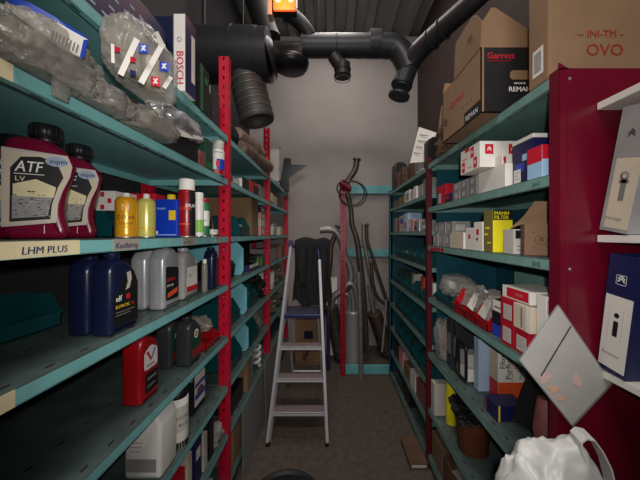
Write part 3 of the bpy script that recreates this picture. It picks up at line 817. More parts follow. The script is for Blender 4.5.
bag('grey bag with a white plug, slumped on the second shelf under the printed bag', (-.57,.88,Z1+S), (.11,.22,.07), [((0,.02,.015),(.07,.2,.05),film_in), ((.02,.0,.045),(.03,.04,.035),offw)], 41, cloudy)
t = bag('silver foil bag with round bumps lying on the second shelf edge', (-.57,1.06,Z1+.072), (.09,.30,.065), None, 51, wiref, .35)
sheet_b = MB(); sheet(sheet_b, [W(168,120,.99), W(190,121,1.06), W(203,137,1.16), W(202,140,1.16), W(185,137,1.06), W(170,133,.99)], white, .004)
o = part(sheet_b, 'paper_flap', t, 'white torn flap'); o.matrix_parent_inverse = Matrix.Translation((.57,-1.06,-(Z1+.072)))
carton('parts_box', 'black carton lying under the silver foil bag', 'box', -.60, 1.09, Z1+S, .06, .24, .07, blackc)
for i, (xx, yy, hh, mm, lab) in enumerate(((-.68,1.17,.17,charc,'dark grey bottle with a black cap behind the silver foil bag'), (-.66,1.28,.15,card2,'brown bottle with a dark cap after the dark grey one on the second shelf'))):
    can('glass_bottle', lab, xx, yy, Z1+S, .034, hh, mm, blackp, .03, .75)
carton('parts_box', 'dark brown open carton with a red slip behind the foil bag', 'box', -.76, 1.03, Z1+S, .14, .12, .16, cardd, [('r','C',.6,.7,.9,.95,redpr)])
carton('parts_box', 'reddish brown box low on the second shelf before the green box', 'box', -.63, 1.31, Z1+S, .07, .06, .075, pinkw)
carton('parts_box', 'dark green box beside the white spray can on the second shelf', 'box', -.635, 1.395, Z1+S, .07, .08, .155, dgreen, [('t','C',.2,.45,.03,'W',txtw), ('r','C',.0,.0,1,.12,green), ('r','L',.1,.1,.9,.3,green)])
can('spray_can', 'white spray can with a blue swirl and grey cap by the red post, second shelf', -.60, 1.50, Z1+S, .033, .185, whitepl, offw, .04, .92,
    lambda t, r, h: (wrap(t, r, .03, .085, bluem, -.2, 1.4), wrap(t, r, .045, .075, redpr, -.3, .25), wrap(t, r, .003, .03, redpl), wrap(t, r, .118, .122, greyink, -.8, .8)))
# things glimpsed beneath (standing further back on the third shelf)
carton('parts_box', 'pale carton deep on the third shelf behind the maroon bottles', 'box', -.93, .95, Z2+S, .12, .10, .20, greyc)

# top shelf
carton('parts_box', 'large blue box with small white print lying on the top shelf', 'box', -.76, .86, Z0+S, .26, .42, .22, navy2,
       [('r','C',.08+.17*a+.06*(c % 2),.10+.16*c,.17+.17*a+.06*(c % 2),.125+.16*c,lblue) for a in range(5) for c in range(5)]+[('r','L',.05+.1*a+.04*(c % 2),.10+.16*c,.10+.1*a+.04*(c % 2),.125+.16*c,lblue) for a in range(9) for c in range(5)])
t = carton('parts_box', 'white-fronted blue spare-parts box standing on the top shelf edge', 'box', -.585, 1.13, Z0+S, .045, .085, .30, white,
       [('v','C',.26,.52,.040,'BOSCH',redpr,.44)])
b = MB(); fx = .0225
b.b2((fx,-.0425,0), (fx+.0012,.0425,.30), navy2); b.b2((-fx-.0012,-.0425,0),(-fx,.0425,.30), navy2)
b.b2((fx+.001,.005,.06), (fx+.0018,.032,.25), white)
b.lathe([(.007,0),(.009,0),(.009,.0006),(.007,.0006)], greyink, n=16, M=Matrix.Translation((0,-.0432,.20)) @ Matrix.Rotation(PI/2,4,'X'), close=False)
b.build('side_sleeve', t)
carton('parts_box', 'blue carton standing behind the white-fronted blue box', 'box', -.66, 1.15, Z0+S, .09, .10, .30, navy)
t = carton('parts_box', 'green and black parts box on the top shelf before the black case', 'box', -.60, 1.29, Z0+S, .05, .09, .205, blackc, [('r','C',.0,.0,.5,1,green), ('r','L',.0,.0,.25,1,green)])
b = MB().lathe([(.017,0),(.017,.001)], green, n=18, M=Matrix.Translation((.0256,.01,.15)) @ Matrix.Rotation(PI/2,4,'Y')); b.build('emblem', t)
carton('parts_box', 'grey sheet box propped on the top shelf behind the green one', 'box', -.66, 1.37, Z0+S, .10, .05, .19, greyc)
carton('tool_case', 'black case on the top shelf next to the red post', 'case', -.655, 1.47, Z0+S, .11, .12, .20, blackp, [('t','L',.2,.3,.02,'HX',greyink)], bev=.008)
tag(MB().blob((0,0,0), (.16,.2,.13), rubber, .3, 6, 3, 61).build('plastic_bag', loc=(-.67,1.78,Z0+S)), 'black crumpled bag on the top shelf behind the red post', 'bag')

# ------------------------------------------------------------------ bottle rack, second and third bays
ORD = ['first','second','third','fourth','fifth','sixth','seventh','eighth','ninth','tenth']
def lrun(z, y, items, where):
    """items: (name, cat, desc, depth, length, height, material, prints, inset)"""
    for it in items:
        name, cat, desc, w, ln, h, mm = it[:7]; pr = it[7] if len(it) > 7 else (); ins_ = it[8] if len(it) > 8 else .02
        if mm is None: y += ln; continue
        carton(name, f'{desc} {where}', cat, XL-ins_-w/2, y+ln/2, z+S, w, ln-.004, h, mm, pr)
        y += ln
# top shelf
def bundle(label, a, b_, r, mm, mend, z0, group=None):
    t = thing('wrapped_bundle', label, 'bundle', (0,0,0), group=group)
    m = MB(); A, B = Vector(a), Vector(b_); n = 7
    pts = [A.lerp(B, k/(n-1))+Vector((random.uniform(-.006,.006), 0, random.uniform(0,.008))) for k in range(n)]
    m.tube(pts, [r*random.uniform(.9,1.12) for _ in pts], mm, 14); part(m, 'wrapping', t)
    m = MB().tube([B-(B-A).normalized()*.03, B+(B-A).normalized()*.05], [r*.95, r*.55], mend, 14, 0); part(m, 'end_cap', t)
bundle('brown paper-wrapped bundle lying on the top shelf, upper of the two', (-.66,2.0,Z0+.165), (-.61,2.5,Z0+.165), .042, C('wrapped_tan',(156,138,122),rough=.8,var=.2,scale=18), card, Z0)
bundle('brown wrapped bundle with a pale end, lying lowest on the top shelf', (-.64,2.0,Z0+.062), (-.575,2.60,Z0+.062), .054, C('wrapped_brown',(126,104,92),rough=.8,var=.25,scale=18), beige, Z0)
t = thing('framed_board', 'pale board in a grey frame standing on the top shelf of the last bay', 'board', (-.62,2.98,Z0+S))
part(MB().b2((-.10,0,.01), (.08,.01,.36), offw), 'panel', t)
b = MB(); b.b2((-.11,-.004,0), (.09,.014,.014), greyc); b.b2((-.11,-.004,.35), (.09,.014,.364), greyc); b.b2((-.11,-.004,0), (-.096,.014,.364), greyc); b.b2((.076,-.004,0), (.09,.014,.364), greyc); part(b, 'frame', t)
b = MB(); Y = 3.62
b.prism([(W(a,c,Y).x, W(a,c,Y).z) for a, c in ((279,189.5),(284,158),(291,158.5),(291,164.5),(308,165),(296,173),(289,178),(289,190))], 'y', Y, Y+.004, charc)
b.prism([(W(a,c,Y).x, W(a,c,Y).z) for a, c in ((279,190),(289,190),(289,190.9),(279,190.9))], 'y', Y-.05, Y+.06, charc)
tag(b.build('metal_bracket'), 'dark steel bracket with a long pointed wing on the last top shelf', 'bracket')
# second shelf, level with the foil bag
LB = 'second shelf past the first red post'
tag(MB().blob((-.665,1.80,Z1+S), (.13,.24,.07), clearb, .3, 9, 4, 71, crisp=True).build('plastic_bag'), 'clear bag of silver caps beyond the first red post', 'bag')
lrun(Z1, 1.93, [('parts_box','box','black and white carton, first in row,',.14,.15,.085,blackc,[('r','C',.5,.1,.95,.9,white)]),
    ('parts_box','box','red carton with a white panel, second in row,',.16,.12,.095,redc,[('r','C',.55,.1,.9,.75,offw)]),
    ('parts_box','box','black carton with a red lid, third in row,',.16,.16,.10,blackc,[('r','L',0,.75,1,1,redc)]),
    ('parts_box','box','plain grey carton, last in row,',.16,.20,.11,greyc)], LB)
LB3 = 'on the second shelf of the last bay'
lrun(Z1, 2.78, [('parts_box','box','brown carton with a tan front, first',.2,.2,.12,card2,[('r','L',.1,.2,.9,.9,tape)]), ('parts_box','box','pale carton next after the brown one',.2,.2,.10,offw), ('parts_box','box','tall dull brown carton',.2,.25,.16,cardd)], LB3)
# third shelf
carton('cardboard_box', 'big plain cardboard box standing on the third shelf past the first red post', 'box', -.80, 2.31, Z2+S, .36, .22, .30, card, [('r','L',.08,0,.14,1,tape2)], bev=.004)
open_bin('teal parts bin full of white pieces in front of the big cardboard box', -.70, 2.0, Z2+S, .19, .22, .135, side=1, contents=(7,[white,offw,greyc]))
tag(MB().prism([(-.03,0),(.03,0),(.035,.08),(.012,.11)], 'y', 0, .004, offw).build('paper_slip', loc=(-.655,2.125,Z2+S)), 'grey-white slip standing between the bin and the cardboard box', 'paper')
for i, (hh, mm, z, d) in enumerate(((.075,pinkc,0,'lowest'),(.07,offw,.0765,'second lowest'),(.055,pinkc,.148,'second from the top'),(.06,navy,.2045,'topmost'))):
    carton('parts_box', f"{['pink','off-white','dusty pink','navy'][i]} carton, {d} in the stack behind the big cardboard box", 'box', -.70, 2.55, Z2+S+z, .18, .16, hh, mm, [('r','L',.3,.2,.7,.7,white)])
for i, (yy, hh, mm, lab) in enumerate(((2.80,.12,offw,'white tin'),(2.93,.2,greyc,'tall grey tin'),(3.10,.11,white,'bright white tin'),(3.25,.14,silver,'silver tin'))):
    can('tin_can', f'{lab} on the third shelf of the last bay, {ORD[i]} behind the red post', -.67, yy, Z2+S, .048, hh, mm, greyc, .012, .9, shoulder=False)
carton('parts_box', 'cream carton at the far end of the third shelf', 'box', -.70, 3.45, Z2+S, .2, .16, .1, beige)
# fourth shelf
carton('cash_tray', 'white tray with blue rim on the fourth shelf past the light blue divider', 'tray', -.72, 2.22, Z3+S, .24, .26, .05, bluetr, [('r','L',0,.5,1,1,white,.001)])
tag(MB().blob((0,0,0), (.24,.26,.075), rubber, .4, 8, 4, 77, crisp=True).build('black_hose_coil', loc=(-.72,2.22,Z3+.052)), 'tangle of black hoses heaped on the white and blue tray', 'hose')
carton('parts_box', 'dark carton with a bright green tag below the hose tangle', 'box', -.70, 2.48, Z3+S, .2, .2, .10, charc, [('r','C',.55,.1,.95,.8,C('green_tag',(90,190,50))), ('r','L',.1,.1,.5,.8,C('green_tag',(90,190,50)))])
carton('parts_box', 'grey carton on the fourth shelf of the last bay', 'box', -.70, 2.95, Z3+S, .2, .3, .13, greyc)
carton('parts_box', 'dull brown carton at the far end of the fourth shelf', 'box', -.68, 3.45, Z3+S, .2, .26, .15, card2)
bag('black bag of dark parts heaped before the light blue divider on the fourth shelf', (-.72,1.78,Z3+S), (.2,.24,.13), None, 81, rubber)
# fifth shelf
open_bin('dark teal bin on the fifth shelf past the second light blue divider', -.74, 2.30, Z4+S, .24, .22, .15, side=1, contents=(4,[charc,greyc]))
tag(MB().blob((0,0,0), (.2,.19,.2), rubber, .4, 8, 4, 83, crisp=True).build('black_hose_coil', loc=(-.71,2.52,Z4+S)), 'black hose heap on the fifth shelf by the second red post', 'hose')
can('plastic_tub', 'white plastic tub on the fifth shelf of the last bay', -.70, 2.98, Z4+S, .105, .19, whitepl, offw, .02, .95, shoulder=False)
tag(MB().blob((0,0,0), (.24,.40,.22), film_in, .35, 7, 4, 85, crisp=True).build('wrapped_parts', loc=(-.72,3.40,Z4+S)), 'brown wrapped heap of parts at the far end of the fifth shelf', 'parts')
open_bin('dark teal bin just beyond the first red post on the fifth shelf', -.74, 1.83, Z4+S, .24, .2, .14, side=1)
# sixth shelf
open_bin('teal bin on the sixth shelf before the third light blue divider', -.74, 1.84, Z5+S, .25, .22, .15, side=1, contents=(3,[charc]))
open_bin('teal bin behind the third light blue divider on the sixth shelf', -.73, 2.26, Z5+S, .25, .24, .16, side=1)
bag('dusty clear bag of parts on the sixth shelf by the second red post', (-.72,2.52,Z5+S), (.2,.22,.16), [((0,0,.02),(.12,.14,.09),film_in)], 87)
tag(MB().blob((0,0,0), (.26,.6,.2), film_in, .35, 7, 4, 89, crisp=True).build('wrapped_parts', loc=(-.73,3.15,Z5+S)), 'brown wrapped heap of parts on the sixth shelf of the last bay', 'parts')
# seventh and lowest
carton('parts_box', 'black flat case on the seventh shelf past the first red post', 'case', -.74, 1.86, Z6+S, .26, .24, .12, blackp, bev=.008)
carton('cardboard_box', 'tan cardboard box standing tall on the lowest shelf right behind the red post', 'box', -.655, 1.80, Z7+S, .13, .18, .245, card)
carton('cardboard_box', 'tan upright carton behind the flat black case', 'box', -.70, 2.06, Z6+S, .22, .12, .22, card)
t = thing('foam_coil', 'white foam spiral standing on the seventh shelf', 'packing foam', (-.615,2.36,Z6+S))
part(MB().tube([(.022*math.cos(k*.9), .022*math.sin(k*.9), 0.019+k*.0075) for k in range(26)], .014, foam, 8, 2), 'spiral', t)
bag('clear bag of bits beside the white foam spiral', (-.70,2.52,Z6+S), (.18,.18,.13), [((0,0,.01),(.1,.1,.07),greyc)], 91)
for i, (y0, y1, z1, xo) in enumerate(((1.72,2.55,.40,-.555),(2.25,2.95,.46,-.535))):
    b = MB(); P = [(xo+.02,y0,.0),(xo+.02,y1,.0),(xo-.02,y1,z1),(xo-.02,y0+.12,z1)]
    sheet(b, P, haze_g, .004)
    tag(b.build('acrylic_sheet'), ['dusty clear sheet leaning on the foot of the bottle rack, nearer', 'dusty clear sheet leaning on the foot of the bottle rack, farther'][i], 'panel')
for i, (yy, mm, lab) in enumerate(((2.15,cardd,'dark brown carton on the lowest shelf'), (2.45,card2,'dull brown carton on the lowest shelf before the second red post'), (2.95,offw,'dusty white carton on the lowest shelf of the last bay'))):
    carton('cardboard_box', lab, 'box', -.74, yy, Z7+S, .26, .22, .2, mm)

# ------------------------------------------------------------------ panel rack, near bay
R0, R1, R2, R3, R4, R5, R6 = RZ1
def rbox(name, label, y0, y1, x0, w, z, h, m, prints=(), stickers=(), **k):
    return carton(name, label, k.pop('cat','box'), x0+w/2, (y0+y1)/2, z+S, w, y1-y0, h, m, prints, stickers, **k)
# top: open black-and-brown carton with raised flaps, overhanging the shelf edge
t = thing('cardboard_box', 'open cardboard box with a black printed face and raised flaps on the top shelf', 'box', (.575,1.067,R0+S))
w, d, h = .38, .36, .25; th = .004
b = MB()
b.b2((0,0,0), (w,d,th), card); b.b2((0,0,0), (w,th,h), card); b.b2((0,d-th,0), (w,d,h), card); b.b2((0,0,0), (th,d,h), card); b.b2((w-th,0,0), (w,d,h), card)
b.b2((.012,-.0006,.004), (w,.001,h-.002), blackc)
b.text('Garrett', .034, (.022,-.0014,h-.045), (1,0,0), (0,0,1), redpr)
b.b2((.022,-.0014,h-.055), (.115,-.0006,h-.052), redpl)
b.prism(rounded([(.11,h-.125),(.25,h-.125),(.25,h-.09),(.11,h-.09)], .016), 'y', -.0018, -.0006, card)
b.text('ORIGINAL', .010, (.125,-.0016,h-.142), (1,0,0), (0,0,1), txtw)
b.text('REMAN', .026, (.105,-.0016,h-.170), (1,0,0), (0,0,1), txtw)
b.text('Garrett', .045, (-.0012,d*.78,h*.52), (0,-1,0), (0,0,1), redpr, shear=.1)
b.b2((-.0012,.0,.0), (0,d*.36,.052), blackc)
b.text('REMAN', .03, (-.0016,d*.33,.012), (0,-1,0), (0,0,1), txtw)
for k in range(3): b.lathe([(.007,0),(.007,.0006)], cardd, n=3, M=Matrix.Translation((-.0004,d*(.2+.1*k),.085)) @ Matrix.Rotation(-PI/2,4,'Y'))
b.lathe([(.02,0),(.02,.0006)], cardd, n=16, M=Matrix.Translation((-.0004,d*.9,.09)) @ Matrix.Rotation(-PI/2,4,'Y'))
part(b, 'carton', t)
L0 = Vector((.575,1.067,R0+S))
def fl(px, py, X=None, Y=None): return W(px, py, Y if Y else F*X/(px-VX))-L0
b = MB(); sheet(b, [(0,.002,h), fl(482,22,Y=1.067), fl(491,8,Y=1.065), fl(495,8,Y=1.065), fl(532,32,Y=1.067), (w,.002,h)], card, .004); part(b, 'flap', t)
b = MB(); sheet(b, [(0,.0,h), (0,.23,h), fl(456,44,X=.570), fl(458,40,X=.570), fl(473,16,X=.570), fl(476,15,X=.570), fl(482,21,X=.572)], card, .004)
c = fl(469.5,38,X=.566); b.b2((c.x-.0008,c.y-.016,c.z-.005), (c.x+.0008,c.y+.016,c.z+.005), cardd); part(b, 'flap', t)
b = MB(); sheet(b, [(0,d-.002,h), (w,d-.002,h), (w,d+.04,h+.08), (.03,d+.05,h+.08)], card, .004); part(b, 'flap', t)
# wide carton with red handwriting at the near end
carton('cardboard_box', 'large cardboard box with red handwriting above the maroon end panel', 'box', .90, .875, R0+S, .50, .085, .52, card,
       [('t','C',.22,.13,.05,'OVO',C('red_marker',(150,56,40),var=0)), ('t','C',.17,.235,.03,'-- INI-TM -',C('red_marker',(150,56,40),var=0))],
       [('R',.25,.06,.75,.22,white,(('bars',.08,.2),))], bev=.006)
carton('cardboard_box', 'dark cardboard box towering behind the boxes on the top shelf', 'box', .93, 1.68, R0+S, .28, .2, .62, card2, bev=.005)
carton('cardboard_box', 'brown carton hidden behind the handwritten box on the top shelf', 'box', .99, 1.02, R0+S, .06, .13, .60, card2, bev=.004)
tag(MB().blob((0,0,0), (.13,.2,.17), cardd, .45, 8, 4, 101, crisp=True).build('paper_wrap', loc=(.70,1.60,R0+S)), 'dark crumpled brown paper beside the open black-faced box', 'paper')
b = MB().tube([(.68,1.735,R0+S+.02),(.682,1.735,R0+.19),(.70,1.73,R0+.33)], .012, card2, 10)
tag(b.build('wooden_stick'), 'brown stick standing upright before the rack post on the top shelf', 'stick')
# second shelf SH1
rbox('parts_box', 'red and pale blue carton right behind the maroon panel on shelf SH1', .865, .93, .655, .2, R1, .100, lblue, [('r','C',0,.56,1,1,redc),('r','R',0,.5,1,1,redc),('r','T',0,0,1,1,redc)])
rbox('parts_box', 'dark blue carton with a white top on shelf SH1', .945, 1.05, .685, .22, R1, .15, navy2, [('r','R',.15,.3,.6,.5,bluem),('r','R',.5,.55,.85,.7,lblue),('r','C',.4,.5,.6,.65,bluem)], [('R',.08,.06,.42,.38,white,(('lines',3),)),], lid=(.014,white))
rbox('parts_box', 'long plain white carton on shelf SH1', 1.055, 1.245, .66, .16, R1, .090, white)
carton('price_card', 'small white card propped on the long white carton', 'card', .664, 1.10, R1+.0915, .004, .05, .04, white)
emb = []
def embl(face, a, c, w=.17, hh=.42):
    return [('r',face,a,c,a+w,c+hh,redpr),('c',face,a+w*.5,c+hh*.45,.019,txtw)]
pr = embl('R',.55,.52)+embl('R',.08,.06)+embl('R',.80,.06,.17)[:0]+embl('R',.70,.06)+embl('C',.12,.5,.2,.38)+embl('C',.68,.5,.2,.38)+embl('C',.42,.02,.2,.38)+[('r','R',.25,.85,.5,1,redpr),('r','R',.1,.55,.4,.62,pinkc),('r','R',.38,.15,.6,.2,pinkc)]
rbox('parts_box', 'white carton with red emblems lying on top of the white and grey cartons', 1.125, 1.29, .602, .17, R1+.0925, .105, white, pr)
n = 0
for i in range(3):
    for k in range(2):
        yy = 1.262+.082*i
        rbox('parts_box', f"small grey carton, {'lower' if k == 0 else 'upper'} in the {['near','middle','far'][i]} stack under the red-emblem carton", yy, yy+.076, .66, .10, R1+.045*k, .044, greyc if (i+k) % 2 else silver, [('r','R',.3,.3,.7,.75,offw),('r','R',.1,.1,.25,.9,greyink)])
rbox('parts_box', 'bright red carton with a white front on shelf SH1, last before the post', 1.62, 1.74, .67, .12, R1, .115, redc, [('r','C',.15,.1,.9,.5,offw),('r','R',.1,.1,.45,.6,offw)])
rbox('parts_box', 'small navy and red carton in front of the bright red one', 1.52, 1.60, .66, .08, R1, .05, navy2, [('r','R',.2,.4,.6,.8,redc)])
# third shelf SH2
t = thing('cardboard_box', 'open brown carton with its flap leaning out on shelf SH2', 'box', (.667,.965,R2+S), -.45)
b = MB(); w, d, h = .19, .06, .108
b.b2((0,0,0), (w,d,.003), card2); b.b2((0,0,0), (w,.003,h), card2); b.b2((0,d-.003,0), (w,d,h), card2); b.b2((0,0,0), (.003,d,h), card2); b.b2((w-.003,0,0), (w,d,h), card2)
b.lathe([(.016,0),(.018,0),(.018,.0006),(.016,.0006)], cardd, n=18, M=Matrix.Translation((.05,-.0002,.055)) @ Matrix.Rotation(PI/2,4,'X'), close=False)
for a, c in ((.03,.03),(.07,.03),(.03,.08),(.07,.08)): b.b2((a-.006,-.0008,c-.001), (a+.006,0,c+.001), cardd)
b.b2((.044,-.0008,.048), (.056,0,.064), cardd)
part(b, 'carton', t)
b = MB(); sheet(b, [(-.030,d+.004,h-.012), (.0,d,h), (.19,d,h), (.19,d+.015,h+.075), (.045,d+.015,h+.085), (.01,d+.012,h+.03)], card, .003); part(b, 'flap', t)
rbox('parts_box', 'small white and black carton between the open brown one and the yellow one', 1.03, 1.09, .675, .07, R2, .092, offw, [('r','C',.1,.62,.9,.95,blackc),('r','C',.2,.15,.8,.18,ink),('r','C',.2,.3,.7,.33,ink)])
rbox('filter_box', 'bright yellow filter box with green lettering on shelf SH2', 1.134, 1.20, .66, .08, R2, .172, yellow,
     [('r','R',0,0,1,1,olive),('r','C',0,.76,1,1,blackc),('t','C',.06,.885,.020,'MANN',yellow,.88),('t','C',.06,.785,.020,'FILTER',yellow,.88),('t','C',.5,.10,.011,'HU 7',ink),  # olive on the aisle side is yellow with the flash shade painted in
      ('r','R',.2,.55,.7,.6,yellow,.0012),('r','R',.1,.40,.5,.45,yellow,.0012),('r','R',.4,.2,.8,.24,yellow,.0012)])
rbox('parts_box', 'white carton on shelf SH2, first behind the yellow box', 1.212, 1.285, .66, .09, R2, .128, white, [('r','R',.3,.55,.6,.75,redpr),('r','R',.3,.35,.5,.45,ink)])
rbox('parts_box', 'white carton on shelf SH2, second behind the yellow box', 1.292, 1.375, .665, .09, R2, .104, white, [('r','R',.35,.5,.6,.7,redpr)])
rbox('parts_box', 'low cream carton on shelf SH2, third behind the yellow box', 1.385, 1.53, .66, .1, R2, .082, beige, [('r','C',0,0,1,1,white)])
for i in range(3):
    for k in range(2):
        yy = 1.545+.09*i
        rbox('parts_box', f"small grey carton, {'lower' if k == 0 else 'upper'} in the {['near','middle','far'][i]} stack, dark end of shelf SH2", yy, yy+.082, .665+.01*k, .10, R2+.073*k, .072, greyc if (i+k) % 2 else silver, [('r','R',.2,.3,.6,.8,offw),('r','C',.2,.3,.7,.75,offw)])
# fourth shelf
rbox('parts_box', 'crimson carton with a white label, lower row, nearest the maroon panel', .93, 1.0, .66, .11, R3, .085, crim, [('r','C',.7,0,1,1,bluem)], [('R',.15,.12,.85,.72,offw,(('lines',4),))])
rbox('parts_box', 'crimson carton with a white label, lower row, beside the deep blue carton', 1.006, 1.083, .66, .11, R3, .085, crim, (), [('R',.2,.15,.8,.78,offw,(('lines',4),))])
rbox('parts_box', 'deep blue carton with black stripes at the far end of the crimson lower row', 1.09, 1.165, .675, .09, R3, .07, bluem, [('r','R',0,.7,1,1,blackc)])
rbox('parts_box', 'small black and white carton on the deep blue carton', 1.09, 1.165, .675, .09, R3+.0715, .075, blackc, [('r','R',.05,.4,.95,1,white),('r','R',.2,.6,.8,.66,ink,.0012)])
rbox('parts_box', 'crimson carton with a white label, upper row', 1.006, 1.083, .66, .11, R3+.0865, .088, crim, (), [('R',.25,.12,.85,.75,offw,(('lines',5),))])
rbox('parts_box', 'cream carton in clear wrap, upper row, next to the crimson one', .915, 1.0, .655, .13, R3+.0865, .085, beige, [('r','R',.45,.1,.55,.9,greyink),('r','R',.75,0,1,1,white)])
rbox('parts_box', 'flat red and white carton lying on top of the upper row', .93, 1.08, .665, .13, R3+.176, .044, white, [('r','R',.18,.12,.95,.9,redc),('t','R',.5,.4,.014,'VALEO',pinkc)])
rbox('parts_box', 'white dotted carton at the back above the crimson cartons', .95, 1.09, .86, .14, R3, .275, offw, [('r','C',.05+.16*a,.60+.11*c,.11+.16*a,.65+.11*c,greyink) for a in range(6) for c in range(4)])
rbox('parts_box', 'narrow white and pink carton standing right behind the maroon panel', .865, .905, .668, .06, R3, .22, white, [('r','C',.05,.75,.6,.95,pinkc),('r','C',.1,.3,.3,.6,pinkc)])
rbox('parts_box', 'greyish flat carton under the narrow white and pink carton', .862, .91, .74, .12, R3, .13, greyc, [('r','C',.1,.1,.5,.9,offw)])
for i, (ya, yb, hh) in enumerate(((1.185,1.275,.08),(1.285,1.38,.095),(1.39,1.51,.10))):
    t = open_bin(f"red parts bin stuffed with white bags, {['nearest to','second from','third from'][i]} the deep blue carton", .66+.09, (ya+yb)/2, R3+S, .17, yb-ya, hh, redpl, side=-1)
    tag(MB().blob((0,0,0), (.14,yb-ya-.02,.10), [clearp,cloudy,clearp][i], .4, 9, 4, 110+i, crisp=True).build('plastic_bag', loc=(.755,(ya+yb)/2,R3+hh*.45)), f"crumpled bag in the red bin {['nearest to','second from','third from'][i]} the deep blue carton", 'bag')
    b = MB(); c = Vector((.675,(ya+yb)/2,R3+hh*.6+.02)); sheet(b, [c+Vector(q) for q in ((-.01,.03,-.01),(-.012,-.03,-.02),(.02,-.025,.055),(.025,.02,.06))], [offw,white,redc][i], .002)
    tag(b.build('paper_slip'), f"{['off-white','white','red'][i]} paper slip sticking out of the red bin {['nearest to','second from','third from'][i]} the deep blue carton", 'paper')
open_bin('dark teal bin of bagged parts by the rack post on the fourth shelf', .77, 1.66, R3+S, .2, .22, .09, side=-1)
bag('clear bag with white ties on the dark teal bin by the rack post', (.75,1.66,R3+.055), (.16,.2,.12), [((-.02,.03,.03),(.05,.06,.05),white),((.02,-.05,.03),(.06,.05,.05),greyc)], 121)
rbox('parts_box', 'grey-green carton at the back of the fourth shelf', 1.16, 1.46, .96, .1, R3, .22, teal_g)
rbox('parts_box', 'dark green carton below the crimson cartons, at the back of the fifth shelf', .95, 1.10, .86, .12, R4, .20, dgreen)
# fifth shelf
rbox('parts_box', 'dark blue carton with a yellow stripe, front of the fifth shelf', 1.16, 1.25,   .690, .125, R4, .066, navy2, [('r','C',.06,0,.12,1,yel_cap),('r','R',.1,0,.16,1,orange)], [('C',.55,.12,.92,.6,offw,(('bars',.15,.45),))])
rbox('filter_box', 'white and orange filter box with black lettering on the fifth shelf', 1.30, 1.37, .78, .15, R4, .225, white,
     [('r','C',0,0,1,.40,orange),('r','R',0,0,1,.40,redc),('r','R',0,.40,1,1,beige),('r','C',.42,.41,.45,.98,pinkc),('w','C',.22,.68,.036,'Filtre',ink,.28),('w','C',.40,.46,.036,'Purflux',ink,.5),('w','C',.62,.68,.026,'Filtre',greyink,.25),('w','C',.76,.46,.024,'Purflux',greyink,.4)])
rbox('binder_box', 'pale blue upright folder next to the white and orange filter box', 1.385, 1.43, .735, .22, R4, .26, bindb)
t = thing('paper_holder', 'black wire frame holding white sheets, beside the pale blue folder', 'holder', (.70,1.44,R4+S))
part(MB().tube([(0,0,.026),(0,0,.18),(0,.015,.20),(0,.085,.20),(0,.10,.18),(0,.10,.026),(0,.0,.026)], .008, blackp, 8, 2), 'frame', t)
part(MB().b2((.012,.015,.01), (.08,.09,.075), white), 'sheets', t); part(MB().b2((.012,.015,.085), (.08,.09,.15), offw), 'sheets', t)
for i, (ya, xx, hh) in enumerate(((1.555,.70,.29),(1.60,.69,.30),(1.65,.70,.28))):
    b = MB().prism(rounded([(0,0),(.28,0),(.28,hh),(0,hh)], .02), 'y', 0, .032, charc, .004)
    b.b2((-.001,.005,hh*.3), (.0,.027,hh*.7), greyink)
    tag(b.build('plastic_case', loc=(xx,ya,R4+S)), f"charcoal plastic case standing upright, {['nearest to','in the middle of the row behind','farthest from'][i]} the black wire frame", 'case')
bag('clear bag with a brown and orange part by the rack post, fifth shelf', (.735,1.765,R4+S), (.14,.11,.25), [((.0,-.02,.04),(.05,.04,.17),C('amber_part',(176,120,66),rough=.4)),((-.03,.03,.02),(.06,.05,.1),charc)], 131, rz=.3)
b = MB(); sheet(b, [(0,0,.0),(.16,.02,.0),(.11,-.02,.235),(-.03,-.04,.225)], blackc, .008)
b = MB(); Y = 1.06; P4 = [W(513,417,Y), W(537,437,Y), W(549,392,Y-.03), W(535,378,Y-.02)]
Y = 1.05
b = MB(); pts = [W(512,417,1.12), W(540,437,1.06), W(556,398,1.0), W(531,366,1.05)]
sheet(b, pts, blackc, .012)
tag(b.build('black_folder'), 'black folder leaning askew on the fifth shelf near the maroon panel', 'folder')
b = MB().tube([(.73,.93,R4+.035),(.72,.94,R4+.12),(.735,.95,R4+.22)], [.03,.034,.026], pinkw, 12)
tag(b.build('wrapped_roll'), 'dusty pink wrapped roll standing behind the edge of the maroon panel', 'roll')
# sixth shelf
t = thing('plastic_pot', 'terracotta pot with a black bag for a lid on the sixth shelf', 'pot', (.765,1.50,R5+S))
part(MB().lathe([(.072,0),(.076,.004),(.084,.17),(.088,.175),(.088,.185)], terra, n=28), 'pot', t)
part(MB().blob((0,0,.165), (.20,.20,.10), rubber, .3, 6, 4, 141, crisp=True), 'lid', t)
can('plastic_tube', 'bright yellow tube standing beside the terracotta pot', .735, 1.70, R5+S, .03, .25, yellow, yellow, .02, .9, shoulder=False)
rbox('parts_box', 'white board-faced carton by the rack post on the sixth shelf', 1.77, 1.83, .66, .15, R5, .2, offw)
tag(MB().blob((0,0,0), (.16,.09,.25), clearp, .2, 7, 4, 143).build('plastic_bag', loc=(.93,1.66,R5+S)), 'clear bag behind the yellow tube', 'bag')
for i, (ya, yb, hh, mm, lab) in enumerate(((1.18,1.33,.13,card2,'dull brown carton at the near end of the lowest shelf'),(1.35,1.5,.10,card,'light brown carton in the lowest row, second from the near end'),(1.52,1.66,.15,cardd,'dark brown carton in the lowest row, third from the near end'),(1.68,1.84,.17,card2,'brown carton in the lowest row beside the rack post'))):
    rbox('cardboard_box', lab, ya, yb, .67, .22, R6, hh, mm)
tag(MB().blob((0,0,0), (.2,.3,.07), clearp, .35, 9, 4, 145, crisp=True).build('plastic_bag', loc=(.78,1.425,R6+.135)), 'clear film draped on the brown cartons of the lowest shelf', 'bag')

